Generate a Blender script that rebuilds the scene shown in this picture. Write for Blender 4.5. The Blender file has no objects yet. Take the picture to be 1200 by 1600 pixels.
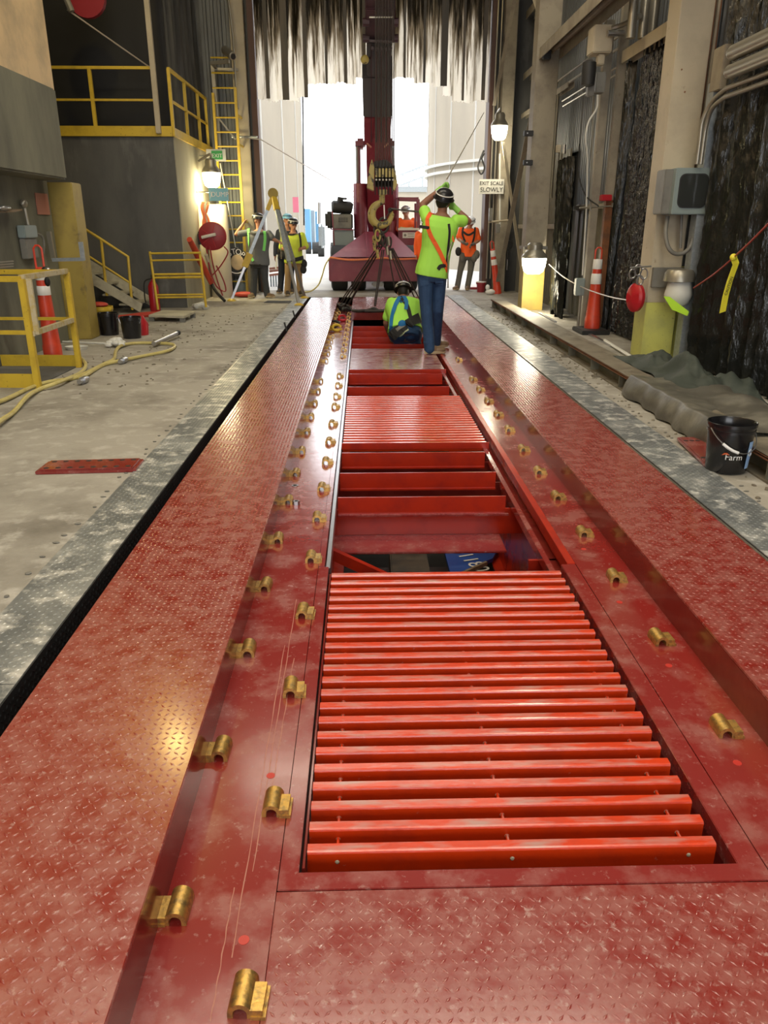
import bpy, bmesh, math, random
import numpy as np
from mathutils import Vector, Matrix
from mathutils.bvhtree import BVHTree
random.seed(7); rng = np.random.default_rng(7)
V = Vector
C = bpy.context.scene.collection
scene = bpy.context.scene

# ------------------------------------------------------------------ camera
CAM_H = 1.42; PITCH = math.radians(20.4304); YAW = math.radians(1.521)
cd = bpy.data.cameras.new('camera'); cam = bpy.data.objects.new('camera', cd); C.objects.link(cam)
cam.location = (0, 0, CAM_H); cam.rotation_euler = (math.pi/2-PITCH, 0, -YAW)
cd.sensor_fit = 'VERTICAL'; cd.sensor_height = 24; cd.lens = 18.0; cd.clip_start = .05; cd.clip_end = 500
scene.camera = cam
_fw = V((math.sin(YAW)*math.cos(PITCH), math.cos(YAW)*math.cos(PITCH), -math.sin(PITCH)))
_rt = V((math.cos(YAW), -math.sin(YAW), 0)); _up = _rt.cross(_fw)
def ray(x, y): return _fw + _rt*((x-600)/1200) - _up*((y-800)/1200)
def at_z(x, y, z=0.0):
    d = ray(x, y); t = (z-CAM_H)/d.z; return V((d.x*t, d.y*t, z))
def at_y(x, y, Y):
    d = ray(x, y); t = Y/d.y; return V((d.x*t, Y, CAM_H+d.z*t))
def at_x(x, y, X):
    d = ray(x, y); t = X/d.x; return V((X, d.y*t, CAM_H+d.z*t))

# ------------------------------------------------------------------ world, light, exposure
vs = scene.view_settings; vs.view_transform = 'Standard'; vs.look = 'None'; vs.gamma = 1; vs.use_curve_mapping = False
vs.exposure = 0.18
w = bpy.data.worlds.new('sky'); scene.world = w; w.use_nodes = True
bg = w.node_tree.nodes['Background']; bg.inputs[0].default_value = (.95, .97, 1, 1); bg.inputs[1].default_value = 4.4
def area_light(name, loc, rot, sx, sy, power, col, spread=180):
    l = bpy.data.lights.new(name, 'AREA'); l.shape = 'RECTANGLE'; l.size = sx; l.size_y = sy; l.energy = power; l.color = col
    l.spread = math.radians(spread)
    o = bpy.data.objects.new(name, l); C.objects.link(o); o.location = loc; o.rotation_euler = rot; return o
# unseen fill lights added below the roof, above the frame
for y, p in ((-3.6, 230), (1.5, 150), (6.0, 140), (11.0, 110)):
    area_light('roof_fill_light', (0.4, y, 7.3), (0, 0, 0), 5.0, .5, p, (1, .90, .72))

_l = bpy.data.lights.new('sodium_lamp', 'POINT'); _l.energy = 130; _l.color = (1, .74, .25); _l.shadow_soft_size = .12
_o = bpy.data.objects.new('sodium_lamp', _l); C.objects.link(_o); _o.location = (-3.3, 11.2, 7.0)

for _x, _y, _z in ((-2.3, 4.5, 6.0), (1.9, 3.6, 6.2)):  # added warm fill points, out of frame, brightening the upper walls
    _l = bpy.data.lights.new('wall_fill_light', 'POINT'); _l.energy = 190; _l.color = (1, .86, .62); _l.shadow_soft_size = .2
    _o = bpy.data.objects.new('wall_fill_light', _l); C.objects.link(_o); _o.location = (_x, _y, _z)

# ------------------------------------------------------------------ materials
def mat(name, base, rough=.5, metal=0, bump=0, bscale=40, mix=None, mscale=3, mlo=.45, mhi=.65, emit=None, estr=0,
        mix2=None, m2scale=20, m2lo=.55, m2hi=.62, spec=.5, rvar=0, stretch=None, bdist=.01, alpha=None, trans=0, coat=0, mdetail=6):
    m = bpy.data.materials.new(name); m.use_nodes = True; nt = m.node_tree; N = nt.nodes; L = nt.links
    b = N['Principled BSDF']; b.inputs['Roughness'].default_value = rough; b.inputs['Metallic'].default_value = metal
    b.inputs['Specular IOR Level'].default_value = spec
    b.inputs['Base Color'].default_value = (*base, 1)
    if coat: b.inputs['Coat Weight'].default_value = coat; b.inputs['Coat Roughness'].default_value = .15
    if alpha is not None: b.inputs['Alpha'].default_value = alpha
    if trans: b.inputs['Transmission Weight'].default_value = trans
    tc = N.new('ShaderNodeNewGeometry'); src = tc.outputs['Position']
    if stretch:
        mp = N.new('ShaderNodeMapping'); mp.inputs['Scale'].default_value = stretch; L.new(src, mp.inputs[0]); src = mp.outputs[0]
    def ramp(sc, lo, hi, det=6, ro=.62):
        n = N.new('ShaderNodeTexNoise'); n.inputs['Scale'].default_value = sc; n.inputs['Detail'].default_value = det; n.inputs['Roughness'].default_value = ro
        L.new(src, n.inputs['Vector']); r = N.new('ShaderNodeMapRange'); r.inputs[1].default_value = lo; r.inputs[2].default_value = hi
        L.new(n.outputs['Fac'], r.inputs[0]); return r.outputs[0]
    col = None
    if mix:
        f = ramp(mscale, mlo, mhi, mdetail); mx = N.new('ShaderNodeMix'); mx.data_type = 'RGBA'; mx.inputs[6].default_value = (*base, 1); mx.inputs[7].default_value = (*mix, 1)
        L.new(f, mx.inputs[0]); col = mx.outputs[2]
        if rvar:
            rr = N.new('ShaderNodeMapRange'); rr.inputs[3].default_value = rough; rr.inputs[4].default_value = rough+rvar; L.new(f, rr.inputs[0]); L.new(rr.outputs[0], b.inputs['Roughness'])
    if mix2:
        f2 = ramp(m2scale, m2lo, m2hi); mx2 = N.new('ShaderNodeMix'); mx2.data_type = 'RGBA'; mx2.inputs[6].default_value = (*base, 1); mx2.inputs[7].default_value = (*mix2, 1)
        if col: L.new(col, mx2.inputs[6])
        L.new(f2, mx2.inputs[0]); col = mx2.outputs[2]
    if col: L.new(col, b.inputs['Base Color'])
    if bump:
        n = N.new('ShaderNodeTexNoise'); n.inputs['Scale'].default_value = bscale; n.inputs['Detail'].default_value = 4; L.new(src, n.inputs['Vector'])
        bp = N.new('ShaderNodeBump'); bp.inputs['Strength'].default_value = bump; bp.inputs['Distance'].default_value = bdist
        L.new(n.outputs['Fac'], bp.inputs['Height']); L.new(bp.outputs[0], b.inputs['Normal'])
    if emit: b.inputs['Emission Color'].default_value = (*emit, 1); b.inputs['Emission Strength'].default_value = estr
    return m
M = {}
M['deck'] = mat('dusty_red_deck', (.235, .017, .011), .21, mix=(.36, .15, .13), mscale=13, mlo=.39, mhi=.86, mdetail=14, coat=.7, mix2=(.50, .34, .31), m2scale=45, m2lo=.58, m2hi=.80, rvar=.22, bump=.10, bscale=25)
M['deck2'] = mat('red_channel_paint', (.24, .020, .017), .17, coat=.6, mix=(.33, .12, .105), mscale=6, mlo=.47, mhi=.75, mix2=(.42, .26, .24), m2scale=50, m2lo=.60, m2hi=.85, rvar=.22, bump=.05, bscale=15, mdetail=12)
M['red'] = mat('clean_red_paint', (.42, .024, .007), .26, mix=(.32, .02, .010), mscale=6, bump=.05, bscale=60)
M['bar'] = mat('grate_red_paint', (.66, .046, .006), .24, coat=.35, mix=(.52, .04, .012), mscale=9, mlo=.45, mhi=.75, mix2=(.55, .30, .25), m2scale=24, m2lo=.68, m2hi=.84, bump=.08, bscale=70)
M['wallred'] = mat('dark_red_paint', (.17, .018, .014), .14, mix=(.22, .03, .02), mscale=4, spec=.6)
M['plug'] = mat('red_plug', (.5, .03, .02), .4)
M['zinc'] = mat('yellow_zinc_plate', (.58, .36, .10), .38, metal=.8, mix=(.30, .20, .08), mscale=60, bump=.15, bscale=90)
M['galv'] = mat('galvanised_plate', (.17, .185, .195), .36, metal=.35, mix=(.42, .44, .44), mscale=2.2, mlo=.47, mhi=.72, mdetail=12, mix2=(.70, .70, .68), m2scale=9, m2lo=.50, m2hi=.68, bump=.1, bscale=30)
M['galvdark'] = mat('dark_galvanised_edge', (.02, .022, .024), .5, metal=.3)
M['conc'] = mat('worn_concrete_floor', (.34, .32, .28), .72, mix=(.17, .155, .13), mscale=1.0, mlo=.47, mhi=.68, mdetail=12, mix2=(.46, .44, .40), m2scale=6, m2lo=.52, m2hi=.70, bump=.45, bscale=26)
M['concout'] = mat('outdoor_concrete', (.55, .54, .50), .8, mix=(.45, .44, .41), mscale=.8, bump=.2)
M['concwall'] = mat('grey_green_concrete', (.19, .19, .14), .8, mix=(.11, .11, .085), mscale=1.5, mlo=.4, mhi=.65, mix2=(.20, .20, .16), m2scale=1.2, m2lo=.54, m2hi=.72, bump=.3, bscale=14, stretch=(1, 1, .35))
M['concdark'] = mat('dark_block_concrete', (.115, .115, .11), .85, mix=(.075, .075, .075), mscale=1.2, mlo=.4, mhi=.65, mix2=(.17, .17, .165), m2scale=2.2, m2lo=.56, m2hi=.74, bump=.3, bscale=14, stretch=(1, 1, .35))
M['conclit'] = mat('lamplit_block_concrete', (.34, .32, .24), .85, mix=(.25, .235, .18), mscale=1.6, bump=.3, bscale=14, stretch=(1, 1, .3))  # block's right side: yellow lamplight put into a paler copy of its concrete
M['tan'] = mat('tan_board', (.66, .49, .28), .6, mix=(.40, .31, .19), mscale=1.2, mix2=(.28, .23, .15), m2scale=1.6, m2lo=.60, m2hi=.72)
M['silo'] = mat('silo_concrete', (.43, .385, .31), .9, mix=(.37, .335, .275), mscale=.5, bump=.2, bscale=3, stretch=(1, 1, .3))
M['yellow'] = mat('chipped_yellow_paint', (.62, .43, .035), .45, mix=(.50, .34, .03), mscale=5, mix2=(.10, .06, .02), m2scale=28, m2lo=.66, m2hi=.70, bump=.1)
M['yellowcol'] = mat('ochre_column_paint', (.36, .27, .06), .6, mix=(.26, .19, .05), mscale=2.5, mix2=(.12, .09, .04), m2scale=5, m2lo=.62, m2hi=.75)
M['yellowpale'] = mat('worn_pale_rail', (.50, .44, .30), .5, mix=(.45, .33, .08), mscale=14, mix2=(.12, .07, .03), m2scale=30, m2lo=.62, m2hi=.68)
M['beige'] = mat('beige_column_paint', (.46, .40, .29), .6, mix=(.38, .33, .24), mscale=1.8, mix2=(.25, .20, .13), m2scale=9, m2lo=.66, m2hi=.76, bump=.12, bscale=60)
M['beigedim'] = mat('dusty_beige_steel', (.30, .265, .20), .65, mix=(.21, .18, .14), mscale=3, mix2=(.14, .09, .05), m2scale=9, m2lo=.64, m2hi=.74)
M['limecol'] = mat('yellow_green_paint', (.50, .50, .12), .6, mix=(.42, .42, .12), mscale=5, mix2=(.2, .2, .08), m2scale=30, m2lo=.64, m2hi=.72)
M['siding'] = mat('grey_siding', (.15, .16, .165), .5, metal=.2, mix=(.10, .105, .11), mscale=1.5, mlo=.4, mhi=.62, stretch=(1, 1, .25))
M['sidingb'] = mat('tan_grey_siding', (.20, .185, .14), .55, metal=.1, mix=(.14, .13, .10), mscale=1.5, mlo=.4, mhi=.62, stretch=(1, 1, .25))
M['plastic'] = mat('black_plastic_sheet', (.008, .008, .009), .12, spec=.9, mix=(.02, .02, .018), mscale=3, bdist=.035, bump=1.0, bscale=26, stretch=(1, 1, .45))
M['plasticdusty'] = mat('dusty_black_sheet', (.010, .011, .010), .24, mix=(.04, .043, .036), mscale=2.5, mlo=.52, mhi=.8, bdist=.03, bump=.8, bscale=16, stretch=(1, 1, .35))
M['darksheet'] = mat('matt_dark_sheet', (.013, .013, .014), .7, mix=(.02, .02, .021), mscale=1)
M['greysheet'] = mat('grey_streaked_sheet', (.10, .097, .085), .6, mix=(.045, .043, .04), mscale=2.6, mlo=.42, mhi=.6, stretch=(1, 1, .15))
M['tarp'] = mat('dark_green_tarp', (.032, .042, .034), .75, mix=(.055, .066, .055), mscale=4, bump=.25, bscale=30)
M['tarpgrey'] = mat('muddy_grey_tarp', (.085, .08, .068), .42, mix=(.19, .18, .15), mscale=3, mlo=.48, mhi=.68, bump=.4, bscale=10)
M['steel'] = mat('bare_steel', (.45, .45, .46), .3, metal=.9)
M['galvpost'] = mat('galvanised_post', (.33, .37, .40), .4, metal=.6, mix=(.42, .46, .49), mscale=25, bump=.05)
M['conduit'] = mat('grey_conduit', (.32, .30, .25), .35, metal=.6)
M['greybox'] = mat('grey_enclosure_paint', (.22, .27, .265), .45)
M['greyside'] = mat('grey_box_side', (.17, .165, .145), .5, mix=(.13, .125, .11), mscale=5)
M['beambrown'] = mat('dusty_curb_steel', (.20, .175, .13), .6, mix=(.11, .09, .065), mscale=3, mix2=(.26, .24, .19), m2scale=5, m2lo=.55, m2hi=.7)
M['curbweb'] = mat('curb_web_paint', (.17, .165, .12), .6, mix=(.12, .11, .08), mscale=3)
M['rust'] = mat('rust_brown', (.22, .08, .025), .6, mix=(.12, .05, .02), mscale=8)
M['black'] = mat('black_matt', (.015, .015, .016), .6)
M['blackgloss'] = mat('black_bucket_plastic', (.010, .010, .012), .22, spec=.6)
M['rubber'] = mat('tyre_rubber', (.022, .022, .022), .8, bump=.3)
M['crane'] = mat('maroon_crane_paint', (.17, .018, .035), .42, mix=(.22, .05, .06), mscale=2.5, mlo=.5, mhi=.75)
M['boomdark'] = mat('dark_boom_paint', (.055, .022, .035), .5, mix=(.04, .025, .035), mscale=2)
M['boommid'] = mat('grey_boom_section', (.07, .07, .085), .5)
M['brownsteel'] = mat('brown_jamb', (.085, .040, .028), .6)
M['hookyellow'] = mat('worn_yellow_block', (.42, .34, .10), .5, mix=(.30, .24, .10), mscale=8, mix2=(.05, .045, .03), m2scale=9, m2lo=.56, m2hi=.62)
M['cable'] = mat('dark_wire_rope', (.03, .024, .022), .6, bump=.3, bscale=200)
M['cone'] = mat('orange_red_cone', (.62, .055, .022), .4, mix=(.5, .05, .025), mscale=8)
M['white'] = mat('white_sleeve', (.78, .78, .76), .45)
M['signwhite'] = mat('sign_white', (.62, .62, .58), .5)
M['signgreen'] = mat('sign_green', (.05, .38, .10), .5)
M['signblue'] = mat('sign_blue', (.22, .50, .64), .5)
M['ink'] = mat('sign_ink', (.02, .02, .02), .6)
M['lampglass'] = mat('lit_lamp_glass', (1, .95, .8), .3, emit=(1, .86, .55), estr=16)
M['lampglass2'] = mat('lit_white_lamp_glass', (1, 1, .95), .3, emit=(1, .93, .74), estr=14)
M['hosey'] = mat('yellow_air_hose', (.55, .47, .18), .45, mix=(.45, .37, .12), mscale=10)
M['hosered'] = mat('red_hose', (.45, .05, .03), .5)
M['hoseor'] = mat('orange_hose', (.75, .22, .09), .5)
M['maroon'] = mat('maroon_reel_paint', (.26, .018, .028), .4)
M['skin'] = mat('skin', (.42, .20, .12), .55, mix=(.36, .16, .09), mscale=12)
M['skindark'] = mat('tanned_skin', (.26, .115, .07), .55, mix=(.22, .09, .055), mscale=12)
M['lime'] = mat('lime_shirt_cloth', (.40, .83, .10), .75, bump=.15, bscale=60)
M['yellowshirt'] = mat('yellow_green_shirt_cloth', (.56, .68, .06), .75, bump=.15, bscale=60)
M['orangeshirt'] = mat('orange_shirt_cloth', (.95, .13, .015), .75, bump=.15)
M['greyshirt'] = mat('grey_shirt_cloth', (.12, .13, .14), .8, bump=.15)
M['navy'] = mat('navy_cloth', (.015, .02, .035), .8)
M['jeans'] = mat('blue_jeans_cloth', (.017, .052, .13), .8, mix=(.03, .08, .18), mscale=7, bump=.2, bscale=60)
M['khaki'] = mat('khaki_cloth', (.34, .22, .10), .8, bump=.15)
M['greypants'] = mat('grey_work_trousers', (.13, .125, .105), .85, bump=.15)
M['darkpants'] = mat('charcoal_trousers', (.045, .05, .055), .85, bump=.15)
M['boot'] = mat('brown_boot_leather', (.20, .13, .075), .6)
M['bootdark'] = mat('dark_boot_leather', (.05, .035, .025), .6)
M['sole'] = mat('tan_sole', (.42, .33, .20), .7)
M['glovegreen'] = mat('green_glove', (.30, .60, .12), .8)
M['glovegrey'] = mat('grey_glove', (.13, .13, .11), .8)
M['hair'] = mat('dark_hair', (.012, .009, .008), .6)
M['hatwhite'] = mat('white_hard_hat', (.70, .71, .72), .3)
M['hatblack'] = mat('black_hard_hat', (.015, .015, .018), .3)
M['hatblue'] = mat('light_blue_hard_hat', (.18, .42, .65), .35)
M['webbingor'] = mat('orange_webbing', (.90, .13, .02), .7)
M['webbingbl'] = mat('blue_webbing', (.01, .16, .42), .7)
M['webbinggr'] = mat('green_webbing', (.22, .75, .18), .7)
M['webbing'] = mat('black_webbing', (.018, .018, .018), .8)
M['reflect'] = mat('reflective_tape', (.55, .62, .35), .4)
M['pitblue'] = mat('blue_painted_plate', (.012, .06, .26), .4)
M['wood'] = mat('old_timber', (.22, .16, .10), .8, mix=(.13, .09, .05), mscale=6, stretch=(1, 1, .2))
M['woodpit'] = mat('shaded_timber', (.07, .055, .04), .85, mix=(.04, .035, .03), mscale=6)  # timber copy darkened to carry the shade of the pit
M['pitshade'] = mat('black_pit_shade', (.018, .018, .019), .9)  # near-black colour stands in for the shade down in the pit
M['cream'] = mat('cream_paint', (.50, .47, .36), .6, mix=(.36, .33, .25), mscale=5)
M['glassdark'] = mat('dark_window_glass', (.03, .033, .032), .08, spec=.7)
M['glasslamp'] = mat('unlit_lamp_globe', (.50, .50, .44), .25, trans=.3)
M['limegreen'] = mat('fluorescent_edge', (.55, .90, .05), .5)
M['tape'] = mat('caution_tape', (.75, .66, .04), .5)
M['redplastic'] = mat('red_casing', (.42, .012, .02), .35)
M['blueext'] = mat('blue_container_paint', (.12, .30, .50), .6)
M['pinkpaper'] = mat('faded_red_notice', (.42, .18, .13), .7)
M['pinksign'] = mat('pink_red_sign', (.75, .20, .28), .7)
M['bluelabel'] = mat('blue_label', (.32, .50, .78), .5)
M['orangelogo'] = mat('orange_logo', (.62, .12, .03), .5)
M['copper'] = mat('pale_wire', (.55, .50, .42), .4, metal=.4)
def dust_tops(m, dustcol, lo=.35, hi=.62):      # settled dust on the upward faces of the bars
    nt = m.node_tree; N = nt.nodes; L = nt.links; b = N['Principled BSDF']; src = b.inputs['Base Color'].links[0].from_socket
    g = N.new('ShaderNodeNewGeometry'); s = N.new('ShaderNodeSeparateXYZ'); L.new(g.outputs['True Normal'], s.inputs[0]); r = N.new('ShaderNodeMapRange'); r.inputs[1].default_value = .75; r.inputs[2].default_value = .95; L.new(s.outputs[2], r.inputs[0])
    mp = N.new('ShaderNodeMapping'); mp.inputs['Scale'].default_value = (1, 4, 1); L.new(g.outputs['Position'], mp.inputs[0]); n = N.new('ShaderNodeTexNoise'); n.inputs['Scale'].default_value = 8; n.inputs['Detail'].default_value = 9; L.new(mp.outputs[0], n.inputs['Vector'])
    q = N.new('ShaderNodeMapRange'); q.inputs[1].default_value = lo; q.inputs[2].default_value = hi; L.new(n.outputs['Fac'], q.inputs[0]); k = N.new('ShaderNodeMath'); k.operation = 'MULTIPLY'; L.new(r.outputs[0], k.inputs[0]); L.new(q.outputs[0], k.inputs[1])
    mx = N.new('ShaderNodeMix'); mx.data_type = 'RGBA'; mx.inputs[7].default_value = (*dustcol, 1); L.new(src, mx.inputs[6]); L.new(k.outputs[0], mx.inputs[0]); L.new(mx.outputs[2], b.inputs['Base Color'])
dust_tops(M['bar'], (.46, .24, .21), .44, .72)
M['slat'] = mat('dusty_glare_slats', (.24, .035, .03), .27, coat=.8, mix=(.46, .30, .29), mscale=7, mlo=.38, mhi=.66, mdetail=12)  # pale mix is dust plus doorway glare put into the colour
def strip_mat():
    m = bpy.data.materials.new('grimy_translucent_strip'); m.use_nodes = True; nt = m.node_tree; N = nt.nodes; L = nt.links
    out = N['Material Output']; b = N['Principled BSDF']; b.inputs['Roughness'].default_value = .45
    g = N.new('ShaderNodeNewGeometry'); mp = N.new('ShaderNodeMapping'); mp.inputs['Scale'].default_value = (9, 9, .55); L.new(g.outputs['Position'], mp.inputs[0])
    n = N.new('ShaderNodeTexNoise'); n.inputs['Scale'].default_value = 1.6; n.inputs['Detail'].default_value = 7; n.inputs['Roughness'].default_value = .65; L.new(mp.outputs[0], n.inputs['Vector'])
    sp = N.new('ShaderNodeSeparateXYZ'); L.new(g.outputs['Position'], sp.inputs[0])
    hz = N.new('ShaderNodeMapRange'); hz.inputs[1].default_value = 3.9; hz.inputs[2].default_value = 5.8; hz.inputs[3].default_value = .16; hz.inputs[4].default_value = -.16; L.new(sp.outputs[2], hz.inputs[0])  # strip colour shifts paler towards the hem, darker towards the top
    ad = N.new('ShaderNodeMath'); ad.operation = 'ADD'; L.new(n.outputs['Fac'], ad.inputs[0]); L.new(hz.outputs[0], ad.inputs[1])
    cr = N.new('ShaderNodeValToRGB'); e = cr.color_ramp.elements; e[0].position = .34; e[0].color = (.05, .04, .028, 1); e[1].position = .57; e[1].color = (.95, .93, .88, 1)
    x = cr.color_ramp.elements.new(.44); x.color = (.36, .31, .24, 1)
    L.new(ad.outputs[0], cr.inputs[0]); L.new(cr.outputs[0], b.inputs['Base Color'])
    tr = N.new('ShaderNodeBsdfTranslucent'); L.new(cr.outputs[0], tr.inputs['Color'])
    ms = N.new('ShaderNodeMixShader'); ms.inputs[0].default_value = .80; L.new(b.outputs[0], ms.inputs[1]); L.new(tr.outputs[0], ms.inputs[2]); L.new(ms.outputs[0], out.inputs[0])
    return m
M['strip'] = strip_mat()

# ------------------------------------------------------------------ helpers
def wloc(o):
    p = V((0, 0, 0))
    while o is not None: p += o.location; o = o.parent
    return p
def tag(o, label=None, cat=None, group=None, kind=None):
    if label: o['label'] = label
    if cat: o['category'] = cat
    if group: o['group'] = group
    if kind: o['kind'] = kind
    return o
def thing(name, label, cat, loc=(0, 0, 0), group=None):
    o = bpy.data.objects.new(name, None); o.empty_display_size = .1; C.objects.link(o); o.location = loc
    return tag(o, label, cat, group)
class MB:
    def __init__(s): s.v = []; s.f = []
    def add(s, vs, fs):
        k = len(s.v); s.v += [tuple(a) for a in vs]; s.f += [tuple(i+k for i in f) for f in fs]; return s
    def box(s, x0, x1, y0, y1, z0, z1, m=None):
        vs = [V((x, y, z)) for z in (z0, z1) for y in (y0, y1) for x in (x0, x1)]
        if m is not None: vs = [m @ a for a in vs]
        return s.add(vs, [(0, 2, 3, 1), (4, 5, 7, 6), (0, 1, 5, 4), (2, 6, 7, 3), (0, 4, 6, 2), (1, 3, 7, 5)])
    def bar(s, a, b, w, h, upv=(0, 0, 1)):       # square bar between two points
        a = V(a); b = V(b); d = (b-a); L = d.length; d.normalize(); u = V(upv)
        if abs(d.dot(u)) > .98: u = V((0, 1, 0))
        x = d.cross(u).normalized(); u = x.cross(d)
        vs = [p + x*i*w/2 + u*j*h/2 for p in (a, b) for j in (-1, 1) for i in (-1, 1)]
        return s.add(vs, [(0, 1, 3, 2), (4, 6, 7, 5), (0, 4, 5, 1), (2, 3, 7, 6), (0, 2, 6, 4), (1, 5, 7, 3)])
    def tube(s, pts, r, n=8, cap=True):
        pts = [V(p) for p in pts]; rs = r if isinstance(r, (list, tuple)) else [r]*len(pts)
        d0 = (pts[1]-pts[0]).normalized(); u = V((0, 0, 1)) if abs(d0.z) < .9 else V((0, 1, 0)); vs = []; fs = []
        for i, p in enumerate(pts):
            d = (pts[min(i+1, len(pts)-1)]-pts[max(i-1, 0)])
            d = d.normalized() if d.length > 1e-9 else d0
            u = (u - d*u.dot(d));
            if u.length < 1e-6: u = d.orthogonal()
            u.normalize(); x = d.cross(u)
            for k in range(n):
                a = 2*math.pi*k/n; vs.append(p + (x*math.cos(a)+u*math.sin(a))*rs[i])
        for i in range(len(pts)-1):
            for k in range(n): a = i*n+k; b = i*n+(k+1) % n; fs.append((a, b, b+n, a+n))
        if cap: fs.append(tuple(range(n-1, -1, -1))); fs.append(tuple((len(pts)-1)*n+k for k in range(n)))
        return s.add(vs, fs)
    def cyl(s, a, b, r, n=16): return s.tube([a, b], r, n)
    def lathe(s, prof, c=(0, 0, 0), n=24, m=None, close=False):
        c = V(c); vs = []; fs = []
        for (r, z) in prof:
            for k in range(n):
                a = 2*math.pi*k/n; p = V((r*math.cos(a), r*math.sin(a), z)); p = (m @ p) if m is not None else p; vs.append(p+c)
        for i in range(len(prof)-1):
            for k in range(n): a = i*n+k; b = i*n+(k+1) % n; fs.append((a, b, b+n, a+n))
        if prof[0][0] > 1e-5: fs.append(tuple(range(n-1, -1, -1)))
        if prof[-1][0] > 1e-5 and not close: fs.append(tuple((len(prof)-1)*n+k for k in range(n)))
        return s.add(vs, fs)
    def ell(s, c, r, m=None, n=14, k=9):
        prof = [(max(1e-4, math.sin(math.pi*i/k)), -math.cos(math.pi*i/k)) for i in range(k+1)]
        S = Matrix.Diagonal(V(r)).to_3x3(); S = (m @ S) if m is not None else S
        return s.lathe(prof, c, n, S)
    def prism(s, poly, axis, a, b):              # poly of 2D points extruded along axis x/y/z from a to b
        def P(u, v, t): return {'x': (t, u, v), 'y': (u, t, v), 'z': (u, v, t)}[axis]
        n = len(poly); vs = [P(u, v, a) for u, v in poly]+[P(u, v, b) for u, v in poly]
        fs = [tuple(range(n-1, -1, -1)), tuple(range(n, 2*n))]+[(i, (i+1) % n, (i+1) % n+n, i+n) for i in range(n)]
        return s.add(vs, fs)
    def hull(s, front, back):                    # two matching loops of 3D points
        n = len(front); return s.add(list(front)+list(back), [tuple(range(n-1, -1, -1)), tuple(range(n, 2*n))]+[(i, (i+1) % n, (i+1) % n+n, i+n) for i in range(n)])
    def build(s, name, m, parent=None, bevel=0, smooth=False, kind=None, label=None, cat=None, group=None, seg=2):
        o0 = wloc(parent) if parent else V((0, 0, 0))
        me = bpy.data.meshes.new(name); me.from_pydata([(a[0]-o0.x, a[1]-o0.y, a[2]-o0.z) for a in s.v], [], s.f)
        bm = bmesh.new(); bm.from_mesh(me); bmesh.ops.recalc_face_normals(bm, faces=bm.faces)
        if bevel: bmesh.ops.bevel(bm, geom=[e for e in bm.edges if len(e.link_faces) == 2 and e.calc_face_angle(0) > .6], offset=bevel, segments=seg, affect='EDGES', clamp_overlap=True)
        bm.to_mesh(me); bm.free()
        if smooth:
            me.polygons.foreach_set('use_smooth', [True]*len(me.polygons))
            try: me.set_sharp_from_angle(angle=math.radians(40))
            except Exception: pass
        me.materials.append(m if not isinstance(m, str) else M[m]); o = bpy.data.objects.new(name, me); C.objects.link(o)
        if parent: o.parent = parent
        return tag(o, label, cat, group, kind)
def top(mb, name, m, label, cat, group=None, **k):
    return mb.build(name, m, None, label=label, cat=cat, group=group, **k)
def text(s, size, loc, rot, m, parent, name='lettering', align='CENTER', ext=.001):
    cu = bpy.data.curves.new(name, 'FONT'); cu.body = s; cu.size = size; cu.align_x = align; cu.align_y = 'CENTER'; cu.extrude = ext
    o = bpy.data.objects.new(name, cu); C.objects.link(o); bpy.context.view_layer.update()
    me = bpy.data.meshes.new_from_object(o.evaluated_get(bpy.context.evaluated_depsgraph_get())); bpy.data.objects.remove(o); bpy.data.curves.remove(cu)
    R = rot if isinstance(rot, Matrix) else Matrix.Rotation(rot[2], 3, 'Z') @ Matrix.Rotation(rot[1], 3, 'Y') @ Matrix.Rotation(rot[0], 3, 'X')
    me.transform(Matrix.Translation(V(loc)-wloc(parent)) @ R.to_4x4()); me.materials.clear(); me.materials.append(M[m])
    o = bpy.data.objects.new(name, me); C.objects.link(o); o.parent = parent; return o
def copy_tree(o, parent=None):
    c = o.copy(); C.objects.link(c); c.parent = parent
    for ch in list(o.children): copy_tree(ch, c)
    return c
def np_mesh(name, verts, faces, m, parent):      # numpy quads/tris -> object
    me = bpy.data.meshes.new(name); nv = len(verts); nf, k = faces.shape
    me.vertices.add(nv); me.vertices.foreach_set('co', verts.astype(np.float32).ravel())
    me.loops.add(nf*k); me.loops.foreach_set('vertex_index', faces.astype(np.int32).ravel())
    me.polygons.add(nf); me.polygons.foreach_set('loop_start', np.arange(0, nf*k, k, dtype=np.int32)); me.update(calc_edges=True); me.validate()
    me.materials.append(M[m]); o = bpy.data.objects.new(name, me); C.objects.link(o); o.parent = parent
    return o
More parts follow.
